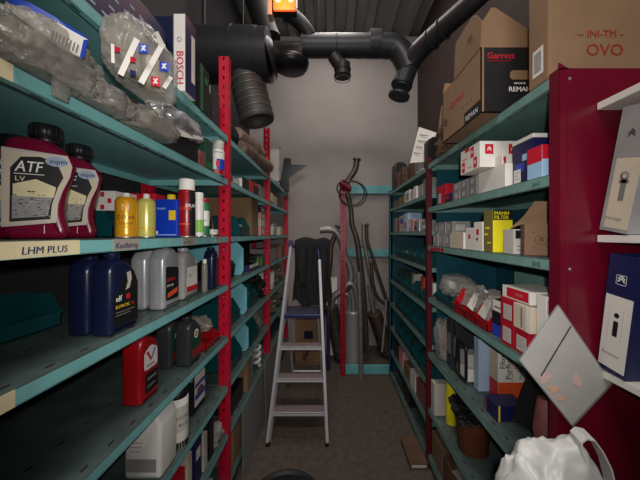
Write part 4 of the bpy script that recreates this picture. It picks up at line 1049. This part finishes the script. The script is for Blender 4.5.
# ------------------------------------------------------------------ panel rack, far bay
Q = RZ2
# top
def clip(label, y0, x0=.67):
    t = tag(MB().prism(rounded([(0,0),(.10,0),(.10,.19),(.06,.235),(.0,.20)], .02), 'y', 0, .05, blackp, .006).build('plastic_bracket', loc=(x0,y0,Q[0]+S)), label, 'bracket')
clip('black rounded bracket standing on the far top shelf beside the rack post', 1.95)
b = MB(); sheet(b, [(0,0,0),(.20,.05,0),(.22,.10,.30),(.06,.05,.30)], offw, .003)
b = MB(); Y = 2.2
sheet(b, [W(410,163,2.10), W(424,162,2.04), W(437,133,2.04), W(419,127,2.10)], white, .003)
for k in range(4):
    sheet(b, [W(420-2*k,134+6*k,2.078), W(428-2.5*k,135.4+6*k,2.038), W(427.8-2.5*k,136.3+6*k,2.038), W(419.7-2*k,134.9+6*k,2.078)], greyink, .001)
b.b2((.66,2.0,Q[0]+S), (.80,2.14,Q[0]+.02), offw)
tag(b.build('paper_sheet'), 'white printed sheet leaning on the far top shelf', 'paper')
carton('parts_box', 'grey carton the white printed sheet leans on', 'box', .76, 2.20, Q[0]+S, .16, .10, .25, greyc)
for i, (ya, yb, hh, mm, lab) in enumerate(((2.29,2.42,.13,cardd,'brown perforated block, first behind the white sheet'),(2.44,2.56,.10,card2,'lighter brown block, second behind the white sheet'),(2.58,2.68,.17,cardd,'tall brown block, third behind the white sheet'),(2.70,2.80,.15,pinkw,'reddish block, fourth behind the white sheet'))):
    b = MB().b2((.665,ya,0), (.80,yb,hh), mm, .004)
    for q in range(3):
        for r_ in range(2): b.lathe([(.009,0),(.009,.0008)], slot_m, n=10, M=Matrix.Translation((.665,ya+.03+.035*q,hh*.3+.04*r_)) @ Matrix.Rotation(-PI/2,4,'Y'))
    tag(b.build('engine_block', loc=(0,0,Q[0]+S)), lab+' on the far top shelf', 'engine part')
b = MB().prism(rounded([(0,0),(.13,0),(.13,.26),(.10,.29),(.02,.29),(0,.25)], .03), 'y', 0, .11, blackp, .01)
tag(b.build('plastic_case', loc=(.66,2.88,Q[0]+S)), 'tall black rounded case at the very end of the far top shelf', 'case')
def rrun(z, items, where):
    for it in items:
        ya, yb, x0, w, h, mm, lab = it[:7]; pr = it[7] if len(it) > 7 else ()
        carton('parts_box', f'{lab} {where}', 'box', x0+w/2, (ya+yb)/2, z+S, w, yb-ya, h, mm, pr)
rrun(Q[1], [(1.92,2.02,.67,.12,.12,greyc,'grey carton next to the post'),(2.03,2.13,.67,.12,.095,silver,'silver carton, second from the post',[('r','R',.2,.2,.6,.8,offw)]),(2.15,2.21,.66,.1,.10,white,'white carton, third from the post'),(2.22,2.30,.66,.1,.085,offw,'off-white carton, fourth from the post'),(2.32,2.47,.66,.12,.10,white,'white framed carton, fifth from the post',[('r','R',.25,.2,.8,.75,greyc)]),(2.50,2.68,.66,.14,.075,olive,'olive carton, sixth from the post'),(2.70,2.92,.67,.14,.07,card2,'brown carton, last from the post')], 'on the second shelf of the far bay')
rrun(Q[2], [(1.92,2.05,.67,.12,.07,greyc,'grey carton nearest the post',[('r','R',.2,.3,.8,.6,white)]),(2.07,2.2,.66,.12,.085,silver,'silver carton after the grey one',[('r','R',.1,.1,.5,.5,charc)]),(2.22,2.36,.66,.12,.10,pinkc,'pink and white packet',[('r','R',.1,.3,.5,.9,white)]),(2.38,2.52,.66,.12,.16,lblue,'pale blue packet with a red spot',[('r','R',.2,.2,.5,.5,redc),('r','R',.6,.5,.9,.9,white)]),(2.54,2.70,.67,.12,.15,offw,'off-white packet with blue print',[('r','R',.2,.5,.8,.8,bluem)]),(2.72,2.80,.67,.1,.13,pinkw,'dull red packet'),(2.82,2.92,.67,.1,.14,greyc,'grey packet at the far end')], 'on the third shelf of the far bay')
for i in range(5):
    yy = 1.96+.19*i
    open_bin(f"dark teal bin on the fourth shelf of the far bay, {ORD[i]} from the rack post", .765, yy, Q[3]+S, .2, .165, .11, side=-1, contents=(4,[charc,greyc,silver,blackp]))
for i, (yy, mm, s) in enumerate(((1.98,(white,bluem),.10),(2.18,(orange,white),.11),(2.42,(offw,yellow),.10),(2.66,(charc,white),.09),(2.86,(charc,card),.08))):
    t = open_bin(f"dark teal bin of small boxes, fifth shelf of the far bay, {ORD[i]} from the post", .77, yy, Q[4]+S, .2, .19, .10, side=-1)
    for k in range(2):
        carton('parts_box', f"{['white','blue','orange','pale','off-white','yellow','charcoal','cream','black','brown'][2*i+k]} small carton in the fifth-shelf bin {ORD[i]} from the rack post", 'box', .74+.03*k, yy-.04+.085*k, Q[4]+.006, .07, .06, s+.045-.02*k, mm[k])
for zi, nm in ((5,'sixth'),(6,'seventh')):
    for i in range(5):
        yy = 1.97+.2*i
        open_bin(f"dark teal bin on the {nm} shelf of the far bay, {ORD[i]} from the rack post", .765, yy, Q[zi]+S, .2, .175, .12, side=-1, contents=(3,[charc,blackp,steel_d]))
rrun(Q[7], [(1.92,2.18,.67,.2,.14,pinkw,'dusty rose carton beside the post'),(2.2,2.34,.67,.2,.13,white,'white-fronted carton behind the rose one'),(2.36,2.55,.67,.2,.10,card2,'brown carton behind the white-fronted one'),(2.58,2.72,.67,.15,.16,pinkc,'pinkish carton'),(2.75,2.95,.67,.2,.15,charc,'charcoal carton at the far end')], 'on the shelf above the lowest, far bay')
rrun(Q[8], [(2.4,2.6,.68,.2,.13,blackc,'black carton'),(2.65,2.9,.68,.2,.1,charc,'charcoal carton')], 'on the lowest shelf of the far bay')
carton('parts_box', 'flat dull red carton with a white strip lying on the floor against the panel rack', 'box', .585, 1.96, S, .12, .24, .04, cardd, [('r','C',.1,.3,.9,.8,offw)])

# ------------------------------------------------------------------ white sack in the foreground
t = thing('plastic_sack', 'large white plastic sack with a loop handle standing before the maroon panel', 'bag', (.50,.60,0))
b = MB().blob((0,0,0), (.31,.25,1.075), C('white_sack_film',(196,196,193),rough=.4,var=.04), .08, 4, 6, 151, ridge=.03)
b.bm.verts.ensure_lookup_table()
for v in b.bm.verts:
    v.co += Vector((noise.noise(v.co*14)*.012, noise.noise(v.co*14+Vector((5,5,5)))*.012, noise.noise(v.co*11+Vector((9,1,3)))*.012 if v.co.z > .1 else 0))
part(b, 'sack', t)
b = MB()
hp = [W(p[0],p[1],.59)-Vector((.50,.60,0)) for p in ((590,492),(584,466),(577,447),(576,437),(581,433),(589,435),(597,446),(605,462),(610,482),(612,510))]
for a, c in zip(hp, hp[1:]):
    sheet(b, [a+Vector((-.004,-.018,0)), c+Vector((-.004,-.018,0)), c+Vector((.004,.018,0)), a+Vector((.004,.018,0))], C('white_sack_film',(196,196,193),rough=.4,var=.04), .003)
part(b, 'handle', t)
t = thing('rubber_bucket', 'black round rubber bucket on the floor at the bottom of the picture', 'bucket', (-.215,1.33,0))
part(MB().lathe([(.13,0),(.135,.004),(.165,.27),(.176,.272),(.178,.285),(.172,.29),(.160,.288),(.128,.02),(.0,.018)], rubber, n=40, close=False), 'bucket_body', t)
part(MB().lathe([(.0,.262),(.162,.262),(.162,.27),(.14,.288),(.0,.30)], rubber, n=40, close=False), 'lid', t)

# ------------------------------------------------------------------ step ladder
t = thing('step_ladder', 'aluminium step ladder with a blue platform standing in the aisle', 'ladder', (0,0,0))
def lw(z): return -.455+.085*z, -.022-.053*z, 2.057+.25*z
for s in (0, 1):
    mb = MB(); zt = 1.44 if s == 0 else 1.33
    a = (lw(0.012)[s], lw(0.012)[2], .012); c = (lw(zt)[s], lw(zt)[2], zt)
    d = (Vector(c)-Vector(a)); L = d.length; q = d.to_track_quat('Z','Y').to_matrix().to_4x4(); q.translation = Vector(a)
    mb.box((0,0,L/2), (.022,.045,L), alu, .003, q)
    o = part(mb, 'side_rail', t)
    part(MB().box((a[0],a[1],.014), (.028,.05,.028), rubber, .004), 'rubber_foot', o)
for z in (.209,.4326,.657):
    l, r, y = lw(z); mb = MB()
    mb.b2((l+.006,y-.012,z-.024), (r-.006,y-.002,z+.002), alu, .002)
    mb.b2((l+.006,y-.012,z-.004), (r-.006,y+.085,z+.001), step_m, .001)
    for k in range(5): mb.b2((l+.012,y+.004+.016*k,z+.001), (r-.012,y+.010+.016*k,z+.0035), step_m)
    part(mb, 'step', t)
l, r, y = lw(.898)
mb = MB().b2((l-.002,y-.015,.866), (r+.004,y+.26,.90), bluetr, .008); mb.b2((l+.02,y+.01,.899), (r-.02,y+.235,.905), C('blue_grey_top',(60,62,84),rough=.6), .002)
part(mb, 'platform', t, 'blue plastic platform')
for s, xx in ((0,-.375),(1,-.115)):
    mb = MB(); a = Vector((xx-.03+.06*s,3.05,.012)); c = Vector((xx+.005,2.50,.87)); d = c-a; q = d.to_track_quat('Z','Y').to_matrix().to_4x4(); q.translation = a
    mb.box((0,0,d.length/2), (.02,.04,d.length), alu, .003, q); o = part(mb, 'rear_leg', t)
    part(MB().box((a.x,a.y,.014), (.026,.045,.028), rubber, .004), 'rubber_foot', o)
part(MB().tube([(-.40,3.01,.075), (-.09,3.01,.075)], .009, alu, 10, 0), 'rear_brace', t)
lz, rz_ = lw(1.44), lw(1.33)
part(MB().tube([(lz[0],lz[2],1.43), (lz[0]+.02,lz[2]+.06,1.445), (-.24,2.525,1.45), (-.12,2.525,1.43), (rz_[1]-.01,2.46,1.40), (rz_[1],rz_[2],1.32)], .013, bluetr, 10), 'top_hoop', t, 'blue plastic top hoop')
part(MB().box((lz[0]-.004,lz[2]+.005,1.46), (.034,.05,.075), bluetr, .008), 'corner_cap', t, 'blue corner cap')
# jacket draped over the top
t = thing('jacket', 'black jacket draped over the top of the step ladder', 'jacket', (0,0,0))
def cloth_sheet(y_of, x0, x1, z0, z1, nx=26, nz=30, amp=.016):
    b = MB(); i = b.mi(cloth); g = []
    for a in range(nz+1):
        row = []
        for c in range(nx+1):
            u, v = c/nx, a/nz
            z = z1+(z0-z1)*v+(.025*math.sin(u*9+1)+.02*math.sin(u*17))*v
            xx = x0+(x1-x0)*u+.018*math.sin(v*5+u*4)*v
            y = y_of(v)+amp*(math.sin(u*21+2.2*math.sin(v*3))+.6*noise.noise(Vector((u*6,v*4,1))))*min(1,.25+v)
            row.append(b.bm.verts.new((xx,y,z)))
        g.append(row)
    for r0, r1 in zip(g, g[1:]):
        for c in range(nx):
            f = b.bm.faces.new((r0[c], r1[c], r1[c+1], r0[c+1])); f.material_index = i; f.smooth = True
    return b
def solid(o, th=.006):
    md = o.modifiers.new('thickness','SOLIDIFY'); md.thickness = th; md.offset = 0
solid(part(cloth_sheet(lambda v: 2.475, -.315, .002, .930, 1.475), 'front_panel', t))
solid(part(cloth_sheet(lambda v: 2.575, -.30, -.01, 1.02, 1.475), 'back_panel', t))
b = MB().tube([(-.31,2.525,1.465),(-.22,2.52,1.485),(-.13,2.525,1.47),(-.05,2.52,1.48),(.0,2.525,1.455)], [.03,.04,.035,.04,.03], cloth, 14, 4); part(b, 'collar', t)
b = MB().tube([(-.06,2.47,1.43),(-.055,2.46,1.30),(-.07,2.455,1.12),(-.065,2.46,1.02)], [.04,.045,.04,.03], cloth, 14, 4); part(b, 'sleeve', t)
b = MB().tube([(-.24,2.47,1.42),(-.25,2.455,1.28),(-.235,2.46,1.12)], [.04,.045,.035], cloth, 14, 4); part(b, 'sleeve', t)
# behind the ladder
carton('cardboard_box', 'brown cardboard box with a dark print standing behind the step ladder', 'box', -.26, 3.42, S, .30, .22, .56, card, [('r','C',.35,.55,.7,.72,navy),('r','C',.3,.1,.45,.25,cardd),('r','C',.42,.2,.52,.4,cardd)])
b = MB(); sheet(b, [(-.055,3.60,.002),(.09,3.56,.002),(.10,3.87,.95),(-.04,3.87,.95)], white_b, .018)
tag(b.build('white_board'), 'white board leaning on the back wall behind the ladder', 'board')
for i, xx in enumerate((-.085,-.02)):
    tag(MB().tube([(xx,3.18,.012),(xx,3.22,.45),(xx,3.25,.66)], .022, bluetr, 10).build('blue_strut'), ['blue strut standing behind the ladder next to the cardboard box', 'blue strut standing behind the ladder next to the white board'][i], 'strut')

# ------------------------------------------------------------------ exhaust frame and pipes
FY = 3.06
t = thing('pipe_rack', 'red post and teal cross bars forming an open frame at the end of the aisle', 'frame', (0,0,0))
px = W(340.5,300,FY).x
red_f = C('red_paint_dimmed',(150,14,40),rough=.4)  # post red with the flash falloff at this distance darkened into the colour
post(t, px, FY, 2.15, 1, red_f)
px2 = W(341.5,300,3.80).x
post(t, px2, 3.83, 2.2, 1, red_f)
for py, yy, hh in ((189.5,3.84,.11),(253,3.84,.10),(370,FY+.042,.10)):
    z = W(340,py,yy).z; xa = px2 if yy > 3.5 else px
    part(MB().b2((xa+.02,yy,z-hh/2), (XR+.26 if yy > 3.5 else XR+.03,yy+.03,z+hh/2), C('teal_bar',(104,172,178),rough=.45), .003), 'cross_bar', t, 'teal cross bar')
def path(pts, Y): return [W(p[0], p[1], Y if len(p) < 3 else p[2]) for p in pts]
def pipe(label, pts, Y, r, m=None, flange=True, name='exhaust_pipe', wall=True):
    t = thing(name, label, 'exhaust pipe', (0,0,0))
    P = path(pts, Y); m = m or steel
    part(MB().tube(P, r, m, 14, 4), 'tube', t)
    d = (P[0]-P[1]).normalized(); q = d.to_track_quat('Z','Y').to_matrix().to_4x4(); q.translation = P[0]
    rr = r[0] if isinstance(r, list) else r
    if flange: part(MB().lathe([(rr*1.35,-.012),(rr*1.35,.006),(rr*.8,.006),(rr*.78,-.03)], m, n=18, M=q, close=False), 'collar', t)
    return t
b = None
pipe('long dark exhaust pipe bent at the top, rising above the red post', [(357,159),(355,170),(349,179),(345,187),(348,196),(351,210),(352,224),(357,240),(360,262),(363,290),(365,320),(366,345)], 3.40, [.036,.036,.036,.034,.03,.03,.03,.034,.036,.036,.036,.036], steel_d)
pipe('thin dark exhaust pipe leaning behind the ladder top', [(338,226),(334,238),(331,246),(330,262),(328,278),(325,290),(322,325),(321,346)], 3.62, [.03,.034,.034,.034,.036,.038,.03,.03], steel_d)
pipe('slim steel pipe with an open end, left of its twin behind the cross bar', [(363.5,224),(364,240),(368,262),(372,285),(374,310),(377,335),(378,343)], 3.765, .026, steel)
pipe('slim steel pipe with an open end, right of its twin, slanting to the dark rack', [(367,224),(367,240),(373,258),(381,283),(388,305),(391,320),(392,341)], 3.815, .022, steel_d)
pipe('straight steel pipe standing in front of the bright muffler', [(358.5,272),(360.5,320),(361,386)], 3.0, .024, steel, flange=False)
pipe('dark pipe with a short sleeve standing behind the cross bar', [(358.5,247),(360,262),(361,290),(361,318),(362,343)], 3.69, .030, steel_d)
pipe('narrow pipe bending out beside the brown muffler', [(371,262),(373,284),(378,298),(386,306),(389,322),(390,346)], 3.69, .024, steel_d)
pipe('thin bright rod leaning against the dark rack end', [(386,300),(385,320),(382,352)], 3.3, .012, steel_b, flange=False)
def muffler(label, A, B, r, m, ends=(), rx=1.0):
    t = thing('muffler', label, 'muffler', (0,0,0))
    A, B = Vector(A), Vector(B); d = B-A; L = d.length
    q = d.to_track_quat('Z','Y').to_matrix().to_4x4(); q.translation = A
    part(MB().lathe([(r*.9,0),(r,.008),(r*1.02,.014),(r,.022),(r,L-.022),(r*1.02,L-.014),(r,L-.008),(r*.9,L)], m, n=28, M=q @ Matrix.Diagonal((rx,.8,1,1))), 'drum', t)
    part(MB().box((r*.98*rx,0,L/2), (.006,.02,L*.96), m, .002, q), 'seam', t)
    for P, rr in ends: part(MB().tube(P, rr, steel, 14, 4), 'pipe', t)
    return t
ymf = 3.26
bt, tp = W(353.5,366,ymf), W(353.5,311,ymf); bt.z = .003
muffler('bright cylindrical muffler standing on the floor with two bent pipes on top', bt, tp, .10, steel_b,
    [(path([(358,312),(357,298),(354,286),(348,284),(344,290)], ymf), .032), (path([(349,312),(350,302),(348,295),(345,294)], ymf), .026)])
b1, t1 = W(341,352,3.42), W(331,306,3.42)
muffler('dark rusty muffler with a thick S-bent pipe, leaning behind the red post', (b1.x,3.42,.05), t1, .105, rust,
    [(path([(320,230),(331,229.5),(338,234),(342,244),(345,256),(350,268),(351,280),(346,289),(337,294),(332,300),(331.5,308)], 3.42), .045)])
b1, t1 = W(388,356,3.55), W(374,312,3.55)
muffler('large brown flat muffler tilted against the dark rack', (b1.x,3.55,.06), t1, .115, rust, [(path([(374,313),(371,300),(369,285)], 3.55), .026)], 1.2)
t = thing('wire_coil', 'coil of dark cable hung over the red post', 'cable coil', (0,0,0))
for k, (cx, cy, rx, rz2) in enumerate(((352,193,.135,.13),(353,194,.15,.135),(344,188,.075,.07))):
    c = W(cx,cy,3.04-.012*k)
    part(MB().tube([c+Vector((rx*math.cos(a*PI/12), .012*math.sin(a*PI/6), rz2*math.sin(a*PI/12))) for a in range(25)], .007, blackp, 8, 2, caps=False), 'loop', t)
t = thing('red_clamp', 'red tangled strap on top of the red post', 'strap', (0,0,0))
b = MB()
for k in range(4):
    c = W(344+k*.8,185+k*.6,3.035-.01*k)
    b.tube([c+Vector((.04*math.cos(a*PI/8+k), .02*math.sin(a*PI/4+k), .045*math.sin(a*PI/8+k*.6))) for a in range(17)], .011, C('dark_red_strap',(112,12,32),rough=.6), 8, 2)
part(b, 'strap', t)

# ------------------------------------------------------------------ ducts
DY = 2.25
t = thing('ventilation_duct', 'large dark round ventilation duct running across above the racks', 'duct', (0,0,0))
def hx(px, py, Y=DY): return W(px, py, Y)
def hduct(p0, p1, cy, rpx, m=duct_m, Y=DY, seams=()):
    A, B = hx(p0,cy,Y), hx(p1,cy,Y); r = rpx*Y/F
    b = MB().tube([A,B], r, m, 32, 0)
    for s in seams: b.tube([hx(s-1,cy,Y), hx(s+1,cy,Y)], r*1.03, m, 32, 0)
    return b
part(hduct(188, 257, 56, 25.5, seams=(236,)), 'main_tube', t)
part(hduct(257, 270, 56, 24.5, seams=(259,)), 'collar', t)
part(MB().tube([hx(270,56), hx(276,54.5)], [22*DY/F, 12*DY/F], duct_m, 32, 0), 'reducer', t)
part(hduct(275, 303, 53.5, 10.5, seams=(288,301)), 'branch_tube', t)
part(hduct(302, 386, 46, 11, seams=(303,336,337,359,369,379)), 'branch_tube', t)
part(hduct(369, 380, 44, 13), 'collar', t)
part(MB().tube([hx(384,46), hx(394,47), hx(401,53), hx(406,62), hx(409,70)], 11.5*DY/F, duct_m, 24, 4), 'elbow', t)
part(MB().tube([hx(410,62), hx(406,74), hx(401,88)], [10*DY/F,9.5*DY/F,9.5*DY/F], duct_m, 24, 2), 'stub', t)
b = MB()
for py in (84,95): b.tube([hx(403-.25*(py-80),py), hx(402.4-.25*(py-80),py+2)], 10.6*DY/F, duct_m, 24, 0)
part(b, 'stub_ring', t)
up = [hx(408,66), W(420,50,2.15), W(440,31,2.0), W(470,4,1.8), W(500,-25,1.65)]
part(MB().tube(up, [.078,.075,.07,.065,.062], duct_m, 24, 3), 'rising_tube', t)
b = MB()
for a, c in ((.25,.28),(.5,.515)):
    A = up[1].lerp(up[3], a); B = up[1].lerp(up[3], c); b.tube([A,B], .079, duct_m, 24, 0)
part(b, 'tube_ring', t)
part(MB().lathe([(.02,-.07),(.12,-.06),(.14,-.03),(.145,.0),(.10,.012)], blackp, tuple(hx(291,62)), 28), 'cap', t, 'black round cap under the duct')
part(MB().tube([hx(334,56), hx(338,62), hx(343,68)], .055, duct_m, 20, 2), 'stub', t)
b = MB().tube([hx(342.5,64), hx(342.5,76)], .062, duct_m, 24, 0)
for py in (69,75): b.tube([hx(342.5,py), hx(342.5,py+1.5)], .068, duct_m, 24, 0)
b.lathe([(.064,0),(.055,0)], steel_b, tuple(hx(342.5,79.2)), 24, close=False)
part(b, 'stub', t)
# flexible hose hanging from the big tube
duct = t
A, B = hx(246,76,2.27), hx(258,122,2.27); d = B-A; L = d.length
q = d.to_track_quat('Z','Y').to_matrix().to_4x4(); q.translation = A
pr = []
n = 26
for k in range(n+1): pr += [(.132+(.006 if k % 2 else -.002), L*k/n)]
part(MB().lathe(pr+[(.122,L),(.12,L-.1)], flex_m, n=36, M=q, close=False), 'flexible_hose', t, 'ribbed grey flexible hose')
b = MB()
for k in range(4, n, 4): b.lathe([(.1365,L*k/n-.0035),(.1415,L*k/n),(.1365,L*k/n+.0035)], flex_l, n=36, M=q, close=False)
part(b, 'wire_ring', [o for o in t.children if o.name.startswith('flexible_hose')][0])
# hanger rods, dark pipe and lamp
for p, c, r in ((204,30,.016),(243,28,.006),(318,36,.008)):
    A = hx(p,c); part(MB().tube([A+Vector((0,0,-.02)), Vector((A.x,A.y,CZ+.01))], r, rubber, 10, 0), 'hanger_rod', duct)
part(MB().tube([Vector((W(240,0,2.6).x,2.6,CZ+.02)), W(256,0,2.6), W(270,40,2.55)], .10, rubber, 20, 2), 'riser', duct, 'black riser pipe')
part(MB().tube([W(284,14,2.2), W(292,16,2.2), W(303,26,2.2), W(310,37,2.22)], .055, rubber, 20, 4), 'elbow', duct, 'black elbow pipe')
LPOS = W(284,2,1.85)
t = thing('work_lamp', 'lit orange lamp with two bright bulbs hanging under the ceiling', 'lamp', LPOS)
part(MB().box((.0,.04,.03), (.16,.08,.15), blackp, .01), 'housing', t)
part(MB().box((.005,-.004,-.005), (.15,.02,.115), lampo, .01), 'lens', t, 'glowing orange lens')
for s in (-1, 1):
    part(MB().lathe([(.0,0),(.014,.002),(.016,.008),(.0,.016)], lampb, n=16, M=Matrix.Translation((.005+s*.042,-.013,.005)) @ Matrix.Rotation(PI/2,4,'X'), close=False), 'bulb', t, 'bright bulb')
part(MB().box((-.095,.03,.0), (.03,.07,.17), C('lamp_reflector',(200,170,150),rough=.4,metal=.4), .004), 'reflector', t, 'pale side reflector')
part(MB().tube([(0,.05,.10), (0,.05,CZ-LPOS.z)], .01, blackp, 8, 0), 'hanger', t)

# repeats on the same shelf share a group phrase
GN = {}
for o in list(COL.objects):
    if o.parent or 'label' not in o or 'group' in o: continue
    x, y, z = o.location
    if abs(x) < .3 or abs(x) > 1.1: continue
    lv = LZ if x < 0 else (RZ1 if y < 1.87 else RZ2)
    zi = max([k for k, a in enumerate(lv) if a <= z+.3 and z-a > -.02] or [0], key=lambda k: lv[k])
    nm = o.name.split('.')[0]
    where = f"{ORD[zi]} shelf of the {'bottle rack' if x < 0 else 'maroon-ended rack'}, {'near' if (y < 1.6 if x < 0 else y < 1.87) else 'far'} part"
    GN.setdefault((nm, where), []).append(o)
for (nm, where), os_ in GN.items():
    if len(os_) > 1:
        pl = nm.replace('_', ' '); pl = pl+('es' if pl.endswith(('x','s')) else 's')
        for o in os_: o['group'] = f'{pl} on the {where}'
# ------------------------------------------------------------------ lights and camera
def light(name, kind, loc, energy, col=(1,1,1), size=.1, rot=None, **k):
    L = bpy.data.lights.new(name, kind); L.energy = energy; L.color = col
    if kind == 'AREA': L.shape = 'RECTANGLE'; L.size = size; L.size_y = k.pop('size_y', size)
    else: L.shadow_soft_size = size
    for a, v in k.items(): setattr(L, a, v)
    o = bpy.data.objects.new(name, L); COL.objects.link(o); o.location = loc
    if rot: o.rotation_euler = rot
    return o
light('phone_flash', 'SPOT', (.02,-.03,1.60), 50, (1,.96,.92), .012, (PI/2,0,0), spot_size=math.radians(122), spot_blend=1.0)
def aim(a, b): return (Vector(b)-Vector(a)).to_track_quat('-Z','Y').to_euler()
light('front_fill_light', 'AREA', (0,-.7,3.7), 38, (1,.95,.91), 1.2, aim((0,-.7,3.7),(0,3.6,1.2)), size_y=.4)  # unseen fill added behind the camera to light the back wall frontally
light('aisle_fill_light', 'AREA', (.03,2.4,4.2), 26, (1,.93,.88), .5, size_y=1.8)  # unseen overhead fill, added to lift the mid aisle and back wall
light('orange_lamp_light', 'POINT', LPOS+Vector((.0,-.10,-.03)), 2.0, (1,.35,.12), .05)
wd = bpy.data.worlds.new('World'); SC.world = wd; wd.use_nodes = True
wd.node_tree.nodes['Background'].inputs[0].default_value = (.9,.95,1,1)
wd.node_tree.nodes['Background'].inputs[1].default_value = .02
cam = bpy.data.cameras.new('Camera'); co = bpy.data.objects.new('Camera', cam); COL.objects.link(co)
co.location = (0,0,H); co.rotation_euler = (PI/2,0,0)
cam.sensor_fit = 'HORIZONTAL'; cam.sensor_width = 36; cam.lens = F*36/640
cam.shift_x = -(VX-320)/640; cam.shift_y = (VY-240)/640
cam.clip_start = .02
SC.camera = co
vs = SC.view_settings
vs.view_transform = 'Standard'; vs.look = 'None'; vs.gamma = 1; vs.use_curve_mapping = False; vs.exposure = 0.0
